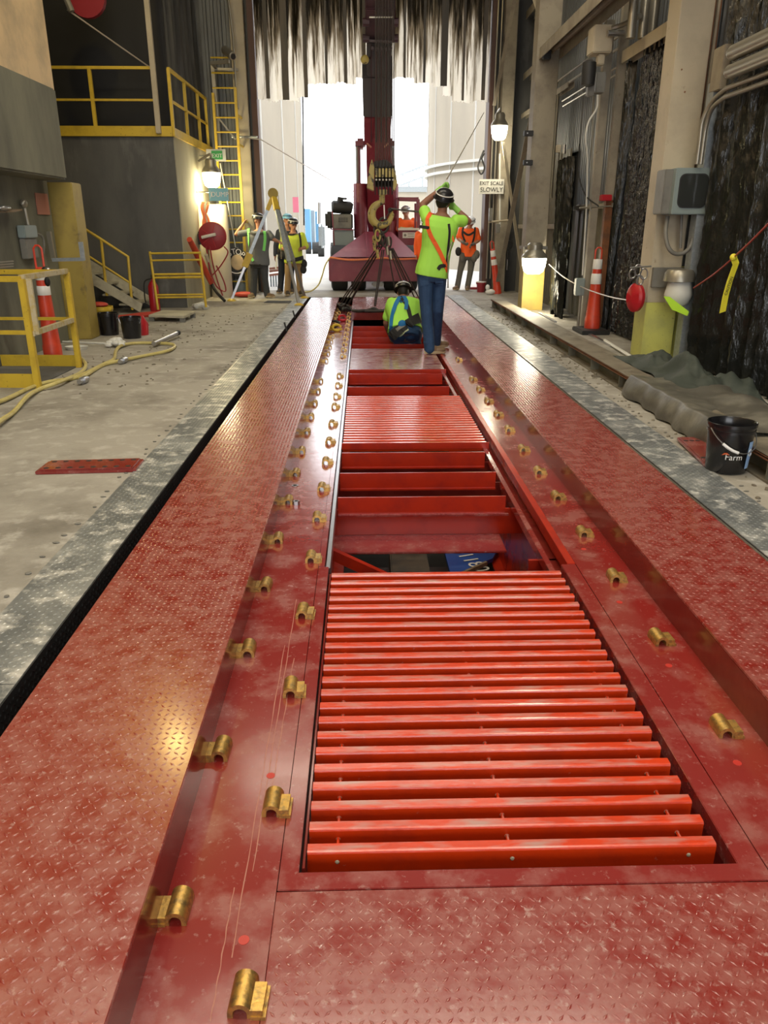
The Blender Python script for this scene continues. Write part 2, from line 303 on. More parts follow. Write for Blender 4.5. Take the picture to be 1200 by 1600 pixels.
def lugs(x0, x1, y0, y1, z, m, parent, pitch=.0235, L=.0115, W=.0036, H=.0030, vert=None):
    nx = int((x1-x0)/pitch)-0; ny = int((y1-y0)/pitch); ix, iy = np.meshgrid(np.arange(nx), np.arange(ny))
    s = np.where((ix+iy) % 2 == 0, 1., -1.).ravel(); cx = (x0+pitch*(ix+.5)+((x1-x0)-nx*pitch)/2).ravel(); cy = (y0+pitch*(iy+.5)).ravel()
    a = .7854*s; dx = np.cos(a); dy = np.sin(a); px = -dy; py = dx
    P = [np.stack([cx+dx*L, cy+dy*L, 0*cx], 1), np.stack([cx+px*W, cy+py*W, 0*cx], 1), np.stack([cx-dx*L, cy-dy*L, 0*cx], 1), np.stack([cx-px*W, cy-py*W, 0*cx], 1), np.stack([cx, cy, 0*cx+H], 1)]
    vs = np.stack(P, 1).reshape(-1, 3); n = len(cx); b = (np.arange(n)*5)[:, None, None]
    fs = (b+np.array([[0, 1, 4], [1, 2, 4], [2, 3, 4], [3, 0, 4]])[None]).reshape(-1, 3)
    if vert is not None:                         # lay on a vertical face x = vert facing +x; local x -> -z
        vs = np.stack([vert+vs[:, 2], vs[:, 1], -(vs[:, 0]-x0)+z], 1)
    else: vs[:, 2] += z
    vs = vs-np.array(wloc(parent))[None]
    return tag(np_mesh('tread_lug', vs, fs, m, parent), kind='stuff')
def rail_path(mb, pts, r, n=8): return mb.tube(pts, r, n)
def curve(pts, n=8):                             # Catmull-Rom through points
    pts = [V(p) for p in pts]; out = []; P = [pts[0]*2-pts[1]]+pts+[pts[-1]*2-pts[-2]]
    for i in range(1, len(P)-2):
        for k in range(n):
            t = k/n; a, b, c, d = P[i-1:i+3]
            out.append(.5*((2*b)+(c-a)*t+(2*a-5*b+4*c-d)*t*t+(3*b-a-3*c+d)*t**3))
    return out+[pts[-1]]
# ================================================================== SETTING
ZC = -.15                                        # level of the sunken middle of the scale
fl = MB()
fl.box(-9, -1.16, -7, 17.0, -.3, 0); fl.box(1.83, 7, -7, 17.0, -.3, 0); fl.box(-9, 7, 17.0, 18.9, -.3, 0); fl.box(-1.16, 1.83, -7, -3, -.3, 0)
fl.build('floor', 'conc', kind='structure')
gr = MB(); gr.box(-40, 40, 18.9, 120, -.3, 0); gr.build('floor', 'concout', kind='structure')
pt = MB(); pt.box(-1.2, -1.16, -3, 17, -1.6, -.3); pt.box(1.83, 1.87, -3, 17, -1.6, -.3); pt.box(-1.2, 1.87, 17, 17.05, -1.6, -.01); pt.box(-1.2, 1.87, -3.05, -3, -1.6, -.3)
pt.build('wall_pit', 'pitshade', kind='structure')
MB().box(-1.2, 1.87, -3, 17, -1.65, -1.6).build('floor', 'pitshade', kind='structure')
MB().box(-9, 7, -7.3, 18.9, 8.0, 8.15).build('ceiling', 'siding', kind='structure')
MB().box(-9, -3.0, -7.3, -7, 0, 8).box(4.0, 7, -7.3, -7, 0, 8).box(-3.0, 4.0, -7.3, -7, 5.2, 8).build('wall_front', 'concdark', kind='structure')
# left: rear wall, hood beam, upper board, concrete block
MB().box(-4.3, -3.9, -7, 10.45, 0, 1.94).build('wall_left', 'concwall', kind='structure')
hb = MB(); hb.hull([V((-4.3, -7, 1.93)), V((-3.6, -7, 1.95)), V((-3.62, -7, 2.94)), V((-4.3, -7, 2.94))], [V((-4.3, 10.35, 1.93)), V((-3.6, 10.32, 1.95)), V((-3.62, 10.38, 2.94)), V((-4.3, 10.38, 2.94))])
hb.build('wall_left', 'concwall', bevel=.02, kind='structure')
MB().box(-4.3, -3.66, -7, 10.45, 2.94, 8).build('wall_left', 'tan', kind='structure')
MB().box(-9, -8.9, -7, 18.5, 0, 8).build('wall_left', 'concdark', kind='structure')
blk = MB(); blk.box(-8.9, -3.25, 14.75, 18.4, 0, 2.9); blk.build('wall_block', 'concdark', kind='structure')
MB().box(-3.25, -3.235, 14.77, 18.38, .0, 2.9).build('wall_block', 'conclit', kind='structure')
MB().box(-8.9, -3.45, 15.7, 15.75, 2.9, 8).build('wall_back', 'darksheet', kind='structure')
def corr(name, m, a, b, z0, z1, pitch=.15, depth=.035, off=V((0, 0, 0)), kind='structure', parent=None, nrm=None):
    a = V(a); b = V(b); d = b-a; L = d.length; d.normalize(); nrm = nrm or V((-d.y, d.x, 0)); n = int(L/pitch); vs = []; fs = []
    pr = [(0, 0), (.45, 0), (.55, 1), (.9, 1)]
    pts = [a+d*((i+u)*pitch)+nrm*(h*depth) for i in range(n) for u, h in pr]+[b]
    for p in pts: vs += [V((p.x, p.y, z0)), V((p.x, p.y, z1))]
    fs = [(2*i, 2*i+2, 2*i+3, 2*i+1) for i in range(len(pts)-1)]
    return MB().add(vs, fs).build(name, m, parent, kind=kind)
from mathutils import noise as mnz
# folded dark sheet hanging above the block's right side
def sheet(name, m, a, b, z0, z1, amp, nf, label=None, cat=None, parent=None, kind=None, gather=None, seed=1, nz=14, nrm=None, group=None, thick=.012, hem=0, crk=0):
    r = random.Random(seed); a = V(a); b = V(b); d = (b-a); L = d.length; d.normalize(); nrm = nrm or V((d.y, -d.x, 0)); nu = nf*8
    ph = [r.uniform(0, 6.28) for _ in range(5)]; vs = []
    for j in range(nz+1):
        t = j/nz; z = z0+(z1-z0)*t
        for i in range(nu+1):
            u = i/nu; w = math.sin(u*nf*6.283+ph[0]+1.3*math.sin(t*2+ph[1]))+.5*math.sin(u*nf*12.1+ph[2]+t*3)+.35*math.sin(u*nf*3.1+ph[3]+t*1.2)
            s = u*L
            if gather is not None: g = gather; s = g+(s-g)*(1-.55*max(0, t-.1))
            zz = z+hem*math.sin(u*17+ph[4])*(1-t)
            p = a+d*s+nrm*(amp*w+crk*mnz.noise(V((s*16, z*7, seed)))+crk*.6*mnz.noise(V((s*34, z*19, seed+3)))); vs.append((p.x, p.y, zz))
    W = nu+1; fs = [(j*W+i, j*W+i+1, (j+1)*W+i+1, (j+1)*W+i) for j in range(nz) for i in range(nu)]
    k = len(vs); vs2 = [(v[0]-nrm.x*thick, v[1]-nrm.y*thick, v[2]) for v in vs]; fs2 = [tuple(x+k for x in reversed(f)) for f in fs]
    return MB().add(vs+vs2, fs+fs2).build(name, m, parent, smooth=True, label=label, cat=cat, kind=kind, group=group)
sheet('wall_left', 'greysheet', (-3.52, 15.7, 0), (-3.42, 18.4, 0), 2.9, 8, .05, 9, kind='structure', seed=4)
# end wall beside and above the doorway
corr('wall_back', 'siding', (-3.3, 18.42, 0), (-2.6, 18.42, 0), 0, 8, nrm=V((0, -1, 0)))
MB().box(-9, -2.35, 18.5, 18.9, 0, 8).box(2.75, 7, 18.5, 18.9, 0, 8).box(-2.35, 2.75, 18.62, 18.9, 5.9, 8).build('wall_back', 'concdark', kind='structure')
# right wall siding, in two tones, full length
corr('wall_right', 'siding', (3.66, 14.0, 0), (3.66, -7, 0), 0, 8, pitch=.11, depth=.03, nrm=V((-1, 0, 0)))
corr('wall_right', 'siding', (3.66, 18.5, 0), (3.66, 14.0, 0), 2.6, 8, pitch=.11, depth=.03, nrm=V((-1, 0, 0)))
corr('wall_right', 'sidingb', (3.56, 18.5, 0), (3.56, 14.2, 0), .0, 2.65, pitch=.11, depth=.03, nrm=V((-1, 0, 0)))
MB().box(3.7, 3.8, -7, 18.5, 0, 8).build('wall_right', 'concdark', kind='structure')
# lower liner panels between the second column and the post
corr('wall_right', 'sidingb', (3.60, 13.8, 0), (3.60, 11.4, 0), .0, 1.75, pitch=.3, depth=.02, nrm=V((-1, 0, 0)))
# door frame: jambs
dj = MB(); dj.box(-2.32, -2.20, 18.3, 18.62, 0, 6.5); dj.build('door_1', 'brownsteel', kind='structure')
MB().box(-2.36, -2.32, 18.3, 18.62, 0, 6.5).build('trim_1', 'galvdark', kind='structure')
dj = MB(); dj.box(2.72, 2.84, 18.25, 18.62, 0, 6.5); dj.build('door_1', 'brownsteel', kind='structure')
# beige columns at door
def hcol(name, x0, x1, y0, y1, z1, m, mside, label, web=True, z0=0):
    t = thing(name, label, 'column', ((x0+x1)/2, (y0+y1)/2, z0))
    MB().box(x0, x1, y0, y0+.025, z0, z1).build('front_flange', m, t, bevel=.003)
    MB().box(x0, x1, y1-.025, y1, z0, z1).build('rear_flange', m, t)
    MB().box((x0+x1)/2-.012, (x0+x1)/2+.012, y0+.025, y1-.025, z0, z1).build('web', mside, t)
    return t
def boxcol(name, x0, x1, y0, y1, z1, m, label, cat='column', base=True):
    t = thing(name, label, cat, ((x0+x1)/2, (y0+y1)/2, 0))
    MB().box(x0, x1, y0, y1, 0, z1).build('shaft', m, t, bevel=.008)
    if base: MB().box(x0-.04, x1+.04, y0-.04, y1+.04, 0, .02).build('base_plate', 'beigedim', t)
    return t
boxcol('steel_column', -2.66, -2.38, 18.15, 18.4, 7.99, 'beige', 'beige column at the left edge of the doorway behind the yellow ladder')

# ================================================================== THE SCALE DECK
sc = thing('truck_scale', 'long red tread-plate truck scale running down the middle of the floor to the doorway', 'truck scale', (.4, 7, -.15))
XL0, XL1, XR0, XR1 = -1.088, -.503, 1.288, 1.818
def deck(x0, x1, ys, side):
    for a, b in zip(ys[:-1], ys[1:]):
        p = MB().box(x0, x1, a+.0015, b-.0015, -.012, 0).build('deck_panel', 'deck', sc, bevel=.0015, seg=1)
        if b > .6: lugs(x0+.004, x1-.004, max(a, .55)+.006, b-.006, 0, 'deck', p)
deck(XL0, XL1, [-3, 1.0, 7.9, 12.4, 16.85], -1)
deck(XR0, XR1, [-3, .8, 4.55, 9.6, 14, 17.2], 1)
# side walls of the sunken channel and deck undersides
MB().box(XL1-.012, XL1, -3, 16.85, ZC, -.0125).build('channel_wall', 'wallred', sc)
MB().box(XR0, XR0+.012, -3, 17.0, ZC, -.0125).build('channel_wall', 'wallred', sc)
MB().box(XL0, XL0+.012, -3, 16.85, -.2, -.0125).build('outer_skirt', 'wallred', sc)
MB().box(XR1-.012, XR1, -3, 17.0, -.2, -.0125).build('outer_skirt', 'wallred', sc)
MB().box(XL0+.02, XL1-.02, -3, 16.8, -.45, -.05).build('deck_girder', 'wallred', sc)
MB().box(XR0+.02, XR1-.02, -3, 16.9, -.45, -.05).build('deck_girder', 'wallred', sc)
GX0, GX1 = -.18, .97
cpl = []
for a, b in ((-3, 4.60), (4.603, 9.3), (9.303, 16.85)):
    cpl.append(MB().box(XL1, GX0-.052, a, b, ZC-.012, ZC).build('channel_plate', 'deck2', sc))
for a, b in ((-3, 6.2), (6.203, 16.9)):
    cpl.append(MB().box(GX1+.072, XR0, a, b, ZC-.012, ZC).build('channel_plate', 'deck2', sc))
def plate_at(x, y):
    if x < .5: return cpl[0] if y < 4.6 else (cpl[1] if y < 9.3 else cpl[2])
    return cpl[3] if y < 6.2 else cpl[4]
# frame rails along the openings
MB().box(GX0-.05, GX0, 1.487, 3.45, ZC-.06, ZC+.0).build('frame_rail', 'deck2', sc, bevel=.002)
MB().box(GX0-.05, GX0-.02, 3.45, 14.0, ZC-.06, ZC+.004).build('frame_rail', 'deck2', sc, bevel=.002)
MB().box(GX0-.014, GX0+.006, 3.45, 14.0, ZC-.09, ZC-.006).build('frame_rail', 'steel', sc, bevel=.002)
MB().box(GX1, GX1+.07, 1.487, 3.45, ZC-.06, ZC).build('frame_rail', 'deck2', sc, bevel=.002)
MB().box(GX1+.03, GX1+.07, 3.45, 14.0, ZC-.06, ZC+.004).build('frame_rail', 'red', sc, bevel=.002)
MB().box(GX1-.05, GX1-.02, 3.45, 14.0, ZC-.10, ZC-.045).build('ledge_angle', 'deck2', sc, bevel=.002)
MB().box(GX1-.02, GX1+.05, 3.45, 14.0, ZC-.12, ZC-.10).build('ledge_angle', 'wallred', sc)
MB().box(GX0-.05, GX1+.07, 1.487, 1.545, ZC-.06, ZC+.0005).build('frame_rail', 'deck2', sc, bevel=.002)
# near cover plate with its lugs, far plate
p = MB().box(GX0-.051, GX1+.071, -3, 1.484, ZC-.012, ZC).build('cover_plate', 'deck', sc, bevel=.0015, seg=1); lugs(GX0-.045, GX1+.065, .75, 1.478, ZC, 'deck', p)
p = MB().box(GX0-.03, XR0-.004, 14.0, 16.95, -.012, 0).build('cover_plate', 'deck', sc); lugs(GX0-.025, XR0-.01, 14.02, 16.9, 0, 'deck', p)
MB().box(GX0-.03, XR0-.004, 14.01, 14.02, ZC, -.0125).box(GX0-.03, GX0-.02, 14.02, 16.95, ZC, -.0125).build('cover_skirt', 'wallred', sc)
# main girders under the middle
for x in (GX0-.06, GX1+.06):
    MB().box(x-.008, x+.008, -3, 16.8, -.95, ZC-.012).build('main_girder', 'red', sc)
    MB().box(x-.08, x+.08, -3, 16.8, -.97, -.95).build('girder_flange', 'red', sc)
# stiffeners visible in the first opening
MB().box(GX1-.10, GX1+.05, 3.72, 3.74, -.9, ZC-.1).build('stiffener', 'red', sc)
# cross members
for y in (5.0, 5.5, 8.0, 8.75, 9.6, 11.1, 11.8, 12.5, 13.2):
    MB().box(GX0+.012, .90, y, y+.012, -.27, -.16).box(GX0+.012, .90, y-.012, y, -.282, -.27).build('cross_plate', 'red', sc)
    MB().box(GX0-.03, GX1-.02, y+.05, y+.062, -.40, -.25).build('cross_web', 'wallred', sc)
cb = MB().box(GX0+.012, .88, 4.5, 4.512, -.27, -.16).build('cross_plate', 'red', sc)
MB().box(GX0+.012, .90, 4.478, 4.5, -.282, -.27).build('cross_flange', 'deck2', sc)
MB().box(GX0-.03, GX1+.04, 4.55, 4.565, -.43, -.26).build('cross_web', 'red', sc)
MB().box(GX0-.02, .86, 4.27, 4.55, -.445, -.43).build('cross_flange', 'deck2', sc, bevel=.003)
MB().bar(at_z(512, 862, -.35), at_z(606, 905, -.55), .05, .06).build('diagonal_brace', 'red', sc)
MB().bar((.2, 5.2, -.5), (.55, 5.9, -.3), .04, .05).build('diagonal_brace', 'red', sc)
# hole plugs in the channel plates
hl = [(423, 1212), (381, 1469)]
for (x, y) in hl+[(1152, 1192), (1045, 1040), (968, 941), (912, 858)]:
    q = at_z(x, y, ZC); MB().lathe([(1e-4, 0), (.011, 0), (.0135, -.004), (.0145, .0012), (.0001, .0014)][1:3]+[(.013, .001), (1e-4, .001)], (q.x, q.y, ZC)).build('hole_plug', 'plug', plate_at(q.x, q.y), smooth=True)
# bolt, washer and chips lying on plates are separate things (below)
# half-pipe clips welded in rows
def clip_mesh(side):
    mb = MB(); n = 12; L = .085; ro = .027; ri = .015; h = .012
    outer = [(-ro, 0)]+[(ro*math.cos(math.pi-math.pi*k/n), h+ro*math.sin(math.pi*k/n)) for k in range(n+1)]+[(ro, 0)]
    inner = [(ri, 0)]+[(ri*math.cos(math.pi*k/n), h+ri*math.sin(math.pi*k/n)) for k in range(n+1)]+[(-ri, 0)]
    mb.prism(outer+inner, 'y', -L/2, L/2)
    x0, x1 = sorted((side*(ro-.004), side*(ro+.028))); mb.box(x0, x1, -L/2-.004, L/2-.016, 0, .010)
    x0, x1 = sorted((side*(ro-.006), side*(ro+.022))); mb.box(x0, x1, -L/2-.002, L/2-.02, .010, .026)
    o = mb.build('pipe_clip', 'zinc', None, smooth=True); me = o.data; bpy.data.objects.remove(o); return me
CL, CR = clip_mesh(-1), clip_mesh(1)
def clip(x, y, me):
    pl = plate_at(x, y); o = bpy.data.objects.new('pipe_clip', me); C.objects.link(o); o.parent = pl; o.location = V((x, y, ZC))-wloc(pl); o.rotation_euler.z = random.uniform(-.06, .06)
yo = [1420, 1175, 1018, 918, 845, 785, 742, 707, 677, 653, 632, 613, 597, 565, 554, 544, 535, 527, 512, 505, 499, 494, 489, 484, 479]
for y in yo: clip(-.462, at_z(450, y, ZC).y, CL)
yi = [1560, 1260, 1080, 960, 875, 812, 765, 724, 692, 664, 637, 621, 604, 589, 558, 548, 539, 530.5, 523, 515.5, 509, 503, 497, 491.5]
for y in yi: clip(-.272, at_z(450, y, ZC).y, CR)
for y in [1145, 1003, 905, 835, 778, 738, 703, 672, 648, 627, 609, 593, 562]: clip(1.178, at_z(900, y, ZC).y, CR)

# ---- grates: each bar a part
def bar_mesh(L, w=.031, h=.068, m_='bar'):
    mb = MB(); r = .007; prof = [(0, -h), (0, -r), (.002, -.002), (r, 0), (w, 0), (w, -.012), (.012, -.018), (.012, -h)]
    mb.prism([(a, b) for a, b in prof], 'x', 0, L); o = mb.build('grate_bar', m_, None, smooth=False); me = o.data; bpy.data.objects.remove(o); return me
def grate(y0, n, pitch, label, x0=-.163, x1=.945, lip=False, w=.031, m_='bar'):
    t = thing('steel_grate', label, 'grate', ((x0+x1)/2, y0, ZC-.06)); me = bar_mesh(x1-x0, w, m_=m_)
    for i in range(n):
        o = bpy.data.objects.new('grate_bar', me); C.objects.link(o); o.parent = t; o.location = V((x0, y0+i*pitch, ZC))-wloc(t)
    ye = y0+(n-1)*pitch+.033
    for x in (-.083, .39, .872):
        MB().cyl((x, y0, ZC-.032), (x, ye, ZC-.032), .005, 6).build('tie_rod', 'bar', t)
        s = MB()
        for i in range(n): s.ell((x, y0+i*pitch-.0005, ZC-.034), (.0065, .004, .0065), n=6, k=4)
        tag(s.build('weld_spot', 'cream', t), kind='stuff')
    if lip: MB().box(x0-.01, x1+.02, y0-.012, y0-.002, ZC-.05, ZC+.002).build('end_plate', 'red', t, bevel=.002)
    return t
grate(1.611, 22, .0825, 'near red bar grate of thick orange-red bars in front of the open pit')
MB().box(-.172, -.166, 1.56, 3.37, ZC-.05, ZC-.002).build('frame_rail', 'wallred', sc)
grate(5.74, 22, .0815, 'middle red bar grate with shiny thin bars between the two pit openings', lip=True)
grate(8.98, 20, .0815, 'far red bar grate beside the boots of the standing worker', lip=True, w=.066, m_='slat')

# pale scrape marks on the left channel plate
for k, (xa, ya, xb, yb) in enumerate(((-.30, 1.55, -.31, 3.1), (-.315, 1.3, -.325, 2.7), (-.285, 1.8, -.28, 2.6), (-.335, 1.15, -.34, 1.5))):
    n_ = 24; vs = []
    for i in range(n_+1): u = i/n_; x = xa+(xb-xa)*u+.0012*math.sin(u*31+k); y = ya+(yb-ya)*u; wq = .0007+.0008*abs(math.sin(u*17+k*2)); vs += [(x-wq, y, ZC+.0004), (x+wq, y, ZC+.0004)]
    MB().add(vs, [(2*i, 2*i+1, 2*i+3, 2*i+2) for i in range(n_)]).build('scrape_mark', 'pinkpaper', cpl[0])
# pit contents
bl = thing('painted_plate', 'blue painted plate with white digits lying in the pit opening', 'plate', at_z(740, 880, -.9))
c0 = [at_z(690, 845, -.9), at_z(785, 845, -.9), at_z(770, 872, -.9), at_z(705, 900, -.9)]
MB().hull([p-V((0, 0, .03)) for p in c0], c0).build('plate_sheet', 'pitblue', bl)
MB().bar(at_z(760, 880, -.88), at_z(705, 905, -.88), .02, .03).build('plate_edge', 'wood', bl)
text('0 2 3 1 1 8 0'.replace(' ', ''), .17, at_z(727, 868, -.895), (0, 0, -1.25), 'signwhite', bl)
for k, (x, y) in enumerate(((640, 880),)):
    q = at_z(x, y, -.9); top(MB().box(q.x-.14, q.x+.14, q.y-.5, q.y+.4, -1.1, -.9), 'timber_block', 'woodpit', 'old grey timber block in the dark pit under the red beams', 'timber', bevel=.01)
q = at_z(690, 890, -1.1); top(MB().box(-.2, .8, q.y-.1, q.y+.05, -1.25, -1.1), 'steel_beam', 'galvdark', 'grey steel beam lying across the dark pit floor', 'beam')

mb = MB(); r = random.Random(21)
for i in range(260):
    if i < 170: y = r.uniform(6.8, 13.5); x = r.uniform(-3.4, -1.9)+(y-10)*.04
    else: y = r.uniform(2.6, 13); x = r.uniform(2.18, 2.34)
    s = r.uniform(.005, .017); mb.ell((x, y, .003), (s*r.uniform(.8, 1.8), s, .006+s*.25), Matrix.Rotation(r.uniform(0, 3), 3, 'Z'), n=6, k=4)
mb.build('floor_debris', 'rust', None, kind='stuff', label='dark dirt crumbs scattered over the concrete on both sides of the deck', cat='debris').data.materials[0] = M['beambrown']
# ---- galvanised tread plates either side
def side_plate(x0, x1, ys, label, left):
    t = thing('floor_plate', label, 'floor plate', ((x0+x1)/2, 8, 0))
    for a, b in zip(ys[:-1], ys[1:]):
        p = MB().box(x0, x1, a+.002, b-.002, 0, .008).build('plate_panel', 'galv', t); lugs(x0+.005, x1-.005, max(a, .5)+.006, b-.006, .008, 'galv', p)
    xe = x1 if left else x0
    e = MB().box(xe-.004, xe+.004, ys[0], ys[-1], -.12, .004).build('edge_lip', 'galvdark', t)
    if left: lugs(0, .11, 1.0, 9, -.003, 'galvdark', e, vert=xe+.004, H=.004)
    s = MB()
    r = random.Random(3)
    for i in range(90):
        y = 1+i*.17; x = (x0-.03-r.random()*.03) if left else (x1+.02+r.random()*.05)
        s.ell((x, y+r.uniform(-.05, .05), 0.004), (r.uniform(.006, .02), r.uniform(.005, .015), .004), n=6, k=4)
    tag(s.build('grout_crumb', 'greyside', t), kind='stuff')
side_plate(-1.42, -1.155, [-3, 2.2, 6.0, 11.2, 16.9], 'grey galvanised tread plate strip along the left of the red deck', True)
side_plate(1.835, 2.14, [-3, 3.9, 7.2, 12.0, 17.3], 'grey galvanised tread plate strip along the right of the red deck', False)
# ================================================================== RIGHT SIDE
def pbox(mb, x0, y0, x1, y1, Y, dep):           # box whose front face at depth Y spans these pixels
    a = at_y(x0, y1, Y); b = at_y(x1, y0, Y); return mb.box(a.x, b.x, Y, Y+dep, a.z, b.z)
# near big column with yellow-green foot
c1 = thing('steel_column', 'large beige right column with grey window box, yellow-green paint at its foot', 'column', (3.33, 8.93, 0))
MB().box(3.16, 3.50, 8.75, 9.10, .62, 7.99).build('shaft', 'beige', c1, bevel=.006)
MB().box(3.157, 3.503, 8.747, 9.103, .0, .62).build('painted_base', 'limecol', c1, bevel=.006)
MB().box(3.502, 3.53, 8.80, 9.05, 1.95, 7.99).build('rusty_flange', 'rust', c1, bevel=.004)
MB().box(3.532, 3.555, 8.76, 9.05, 1.95, 7.99).build('flange_edge', 'beigedim', c1)
MB().box(3.558, 3.585, 8.80, 9.05, 1.95, 7.99).build('rusty_flange', 'rust', c1)
MB().box(3.52, 3.66, 8.78, 8.84, 0, 1.0).build('side_foot', 'limecol', c1)
for (z, x) in ((2.9, 3.24), (2.7, 3.3)): MB().cyl((x, 8.74, z), (x, 8.76, z), .008, 6).build('bolt', 'rust', c1)
# second column
c2 = boxcol('steel_column', 2.80, 3.16, 13.9, 14.25, 7.99, 'beigedim', 'dusty beige column behind the lit lamp at the middle of the right wall')
MB().box(2.795, 3.165, 13.895, 14.255, .02, .86).build('painted_base', 'yellowcol', c2, bevel=.005)
c3 = boxcol('steel_column', 2.95, 3.2, 18.0, 18.3, 7.99, 'beigedim', 'narrow beige column beside the right door jamb behind the leaning cone')
# galvanised post with flange
gpst = thing('galvanised_post', 'grey galvanised post between the beige column and the black sheet on the right', 'post', (3.55, 8.45, 0))
MB().box(3.47, 3.62, 8.44, 8.452, 0, 2.75).box(3.47, 3.482, 8.452, 8.6, 0, 2.75).build('angle', 'galvpost', gpst, bevel=.002)
MB().box(3.46, 3.625, 8.42, 8.62, 0, .01).build('foot_plate', 'galvpost', gpst)
# longitudinal channels and girts
def girt(label, X, z, y0, y1, w, h, m='beigedim', double=False, name='wall_girt'):
    t = thing(name, label, 'beam', (X, y0, z))
    MB().box(X-w/2, X+w/2, y0, y1, z-.008, z+.0).build('web', m, t)
    for s in (-1, 1): MB().box(X+s*w/2-.006, X+s*w/2+.006, y0, y1, z-h, z+.0).build('flange', m, t)
    if double: MB().tube([(X, y0, z-h*.45), (X, y1, z-h*.45)], .035, 8).build('lower_rail', m, t)
    return t
girt('heavy dusty double channel running overhead from the second right column towards the camera', 3.0, 4.06, 6.5, 13.88, .32, .16, double=True)
g = thing('end_stop', 'small dark stop block on the end of the overhead channel at the second column', 'block', (2.95, 13.7, 4.1)); pbox(MB(), 849, 78, 862, 92, 13.6, .12).build('block', 'black', g, bevel=.006)
girt('beige girt crossing above the pleated black sheet between post and near column', 3.42, 3.52, 9.1, 11.2, .12, .14, 'beige')
girt('rusty edged wall girt, upper one between door column and second column', 3.5, 4.42, 14.3, 18.3, .14, .12)
girt('wall girt, lower one above the lit door lamp on the right wall', 3.48, 3.66, 14.3, 18.3, .10, .09)
girt('topmost dusty wall girt between door column and second column', 3.5, 5.55, 14.3, 18.3, .16, .14)
girt('low horizontal girt in front of the tan siding by the door', 3.48, 1.45, 14.3, 18.0, .08, .08)
girt('dark girt halfway up the grey siding between second column and post', 3.5, 1.72, 11.3, 13.8, .10, .06, 'beigedim')
# cross braces
def stick(name, label, cat, a, b, w, h, m, **k): return top(MB().bar(a, b, w, h), name, m, label, cat, **k)
stick('cross_brace', 'flat tan brace rising from the column foot to upper left beside the door lamp', 'brace', at_y(822, 470, 16.2), at_y(786, 222, 17.2), .07, .012, 'beige')
stick('cross_brace', 'flat dark brace crossing it, rising to the second column beside the door lamp', 'brace', at_y(778, 440, 17.5), at_y(832, 175, 15.0), .09, .012, 'beigedim')
stick('cross_brace', 'upper thin brace slanting down from the top of the frame beside the doorway', 'brace', at_y(806, -10, 16.5), at_y(772, 165, 17.8), .07, .012, 'beigedim')
stick('cross_brace', 'short beige stay meeting the second column near the top of the frame', 'brace', at_y(833, -5, 14.5), at_y(846, 36, 14.0), .05, .012, 'beige')
# pair of posts next to pleated sheet
for k, (xa, lb) in enumerate(((3.22, 'left one of two weathered posts carrying the grey switch boxes'), (3.42, 'right one of two weathered posts carrying the grey switch boxes, rusty low down'))):
    t = thing('weathered_post', lb, 'post', (xa, 11.0, 0)); MB().box(xa-.055, xa+.055, 11.35, 11.45, 1.75, 4.2 if k else 3.9).build('upper_shaft', 'beigedim', t, bevel=.004)
    MB().box(xa-.05, xa+.05, 11.35, 11.45, 0, 1.75).build('lower_shaft', 'rust' if k else 'beigedim', t, bevel=.004)
# pipe on far side of black plastic, upper duct bundle
t = thing('duct_bundle', 'beige vertical pipes behind the beam at the top right of the wall', 'pipe', (3.5, 10.2, 3.6))
for i, x in enumerate((985, 1003, 1018)): a = at_y(x, 60, 10.4+i*.1); MB().tube([a-V((0, 0, .0)), a+V((0, 0, 3.5))], .055, 12).build('pipe', 'conduit', t, smooth=True)
# black sheets
sheet('black_sheet', 'plastic', (3.50, 10.95, 0), (3.52, 9.12, 0), .03, 3.45, .035, 12, 'shiny pleated black plastic sheet hung between the posts and the near column', 'plastic sheet', gather=.5, seed=2, nz=90, crk=.02, nrm=V((-1, 0, 0)))
sheet('black_sheet', 'plasticdusty', (3.50, 11.75, 0), (3.48, 11.1, 0), .02, 3.4, .03, 5, 'narrow dusty black sheet hanging just behind the pair of posts', 'plastic sheet', seed=5, nz=60, crk=.015, nrm=V((-1, 0, 0)))
sheet('black_sheet', 'plasticdusty', (3.28, 13.8, 0), (3.20, 12.7, 0), .05, 2.42, .05, 5, 'torn black sheet hanging beside the second column above the lit lamp', 'plastic sheet', seed=6, nz=50, crk=.02, nrm=V((-1, 0, 0)), hem=.1)
sheet('black_sheet', 'plasticdusty', (3.53, 8.38, 0), (3.50, 3.0, 0), .02, 5.8, .045, 22, 'tall dusty black sheet covering the wall at the right edge of the picture', 'plastic sheet', seed=9, nz=110, crk=.022, nrm=V((-1, 0, 0)))
# overhead fat ducts at right
def longpipe(name, label, cat, x, y, X, r, y1=2.5, m='conduit', extra=None, n=12):
    a = at_x(x, y, X); t = thing(name, label, cat, a); MB().tube([a, V((a.x, y1, a.z))], r, n).build('pipe', m, t, smooth=True); return t, a
t, a = longpipe('fat_duct', 'upper fat beige pipe running towards the camera at the right edge', 'duct', 1147, 82, 3.3, .065)
MB().ell(a, (.066, .066, .066)).build('end_cap', 'conduit', t, smooth=True)
t, a = longpipe('fat_duct', 'lower fat beige pipe running towards the camera at the right edge', 'duct', 1142, 112, 3.3, .060)
MB().ell(a, (.061, .061, .061)).build('end_cap', 'conduit', t, smooth=True)
pb = thing('pull_box', 'beige pull box where the fat pipes end behind the galvanised post', 'box', at_y(1135, 100, 8.35)); pbox(MB(), 1124, 68, 1150, 140, 8.3, .25).build('box', 'beigedim', pb, bevel=.008); pbox(MB(), 1144, 70, 1152, 145, 8.29, .01).build('cover', 'galvpost', pb)
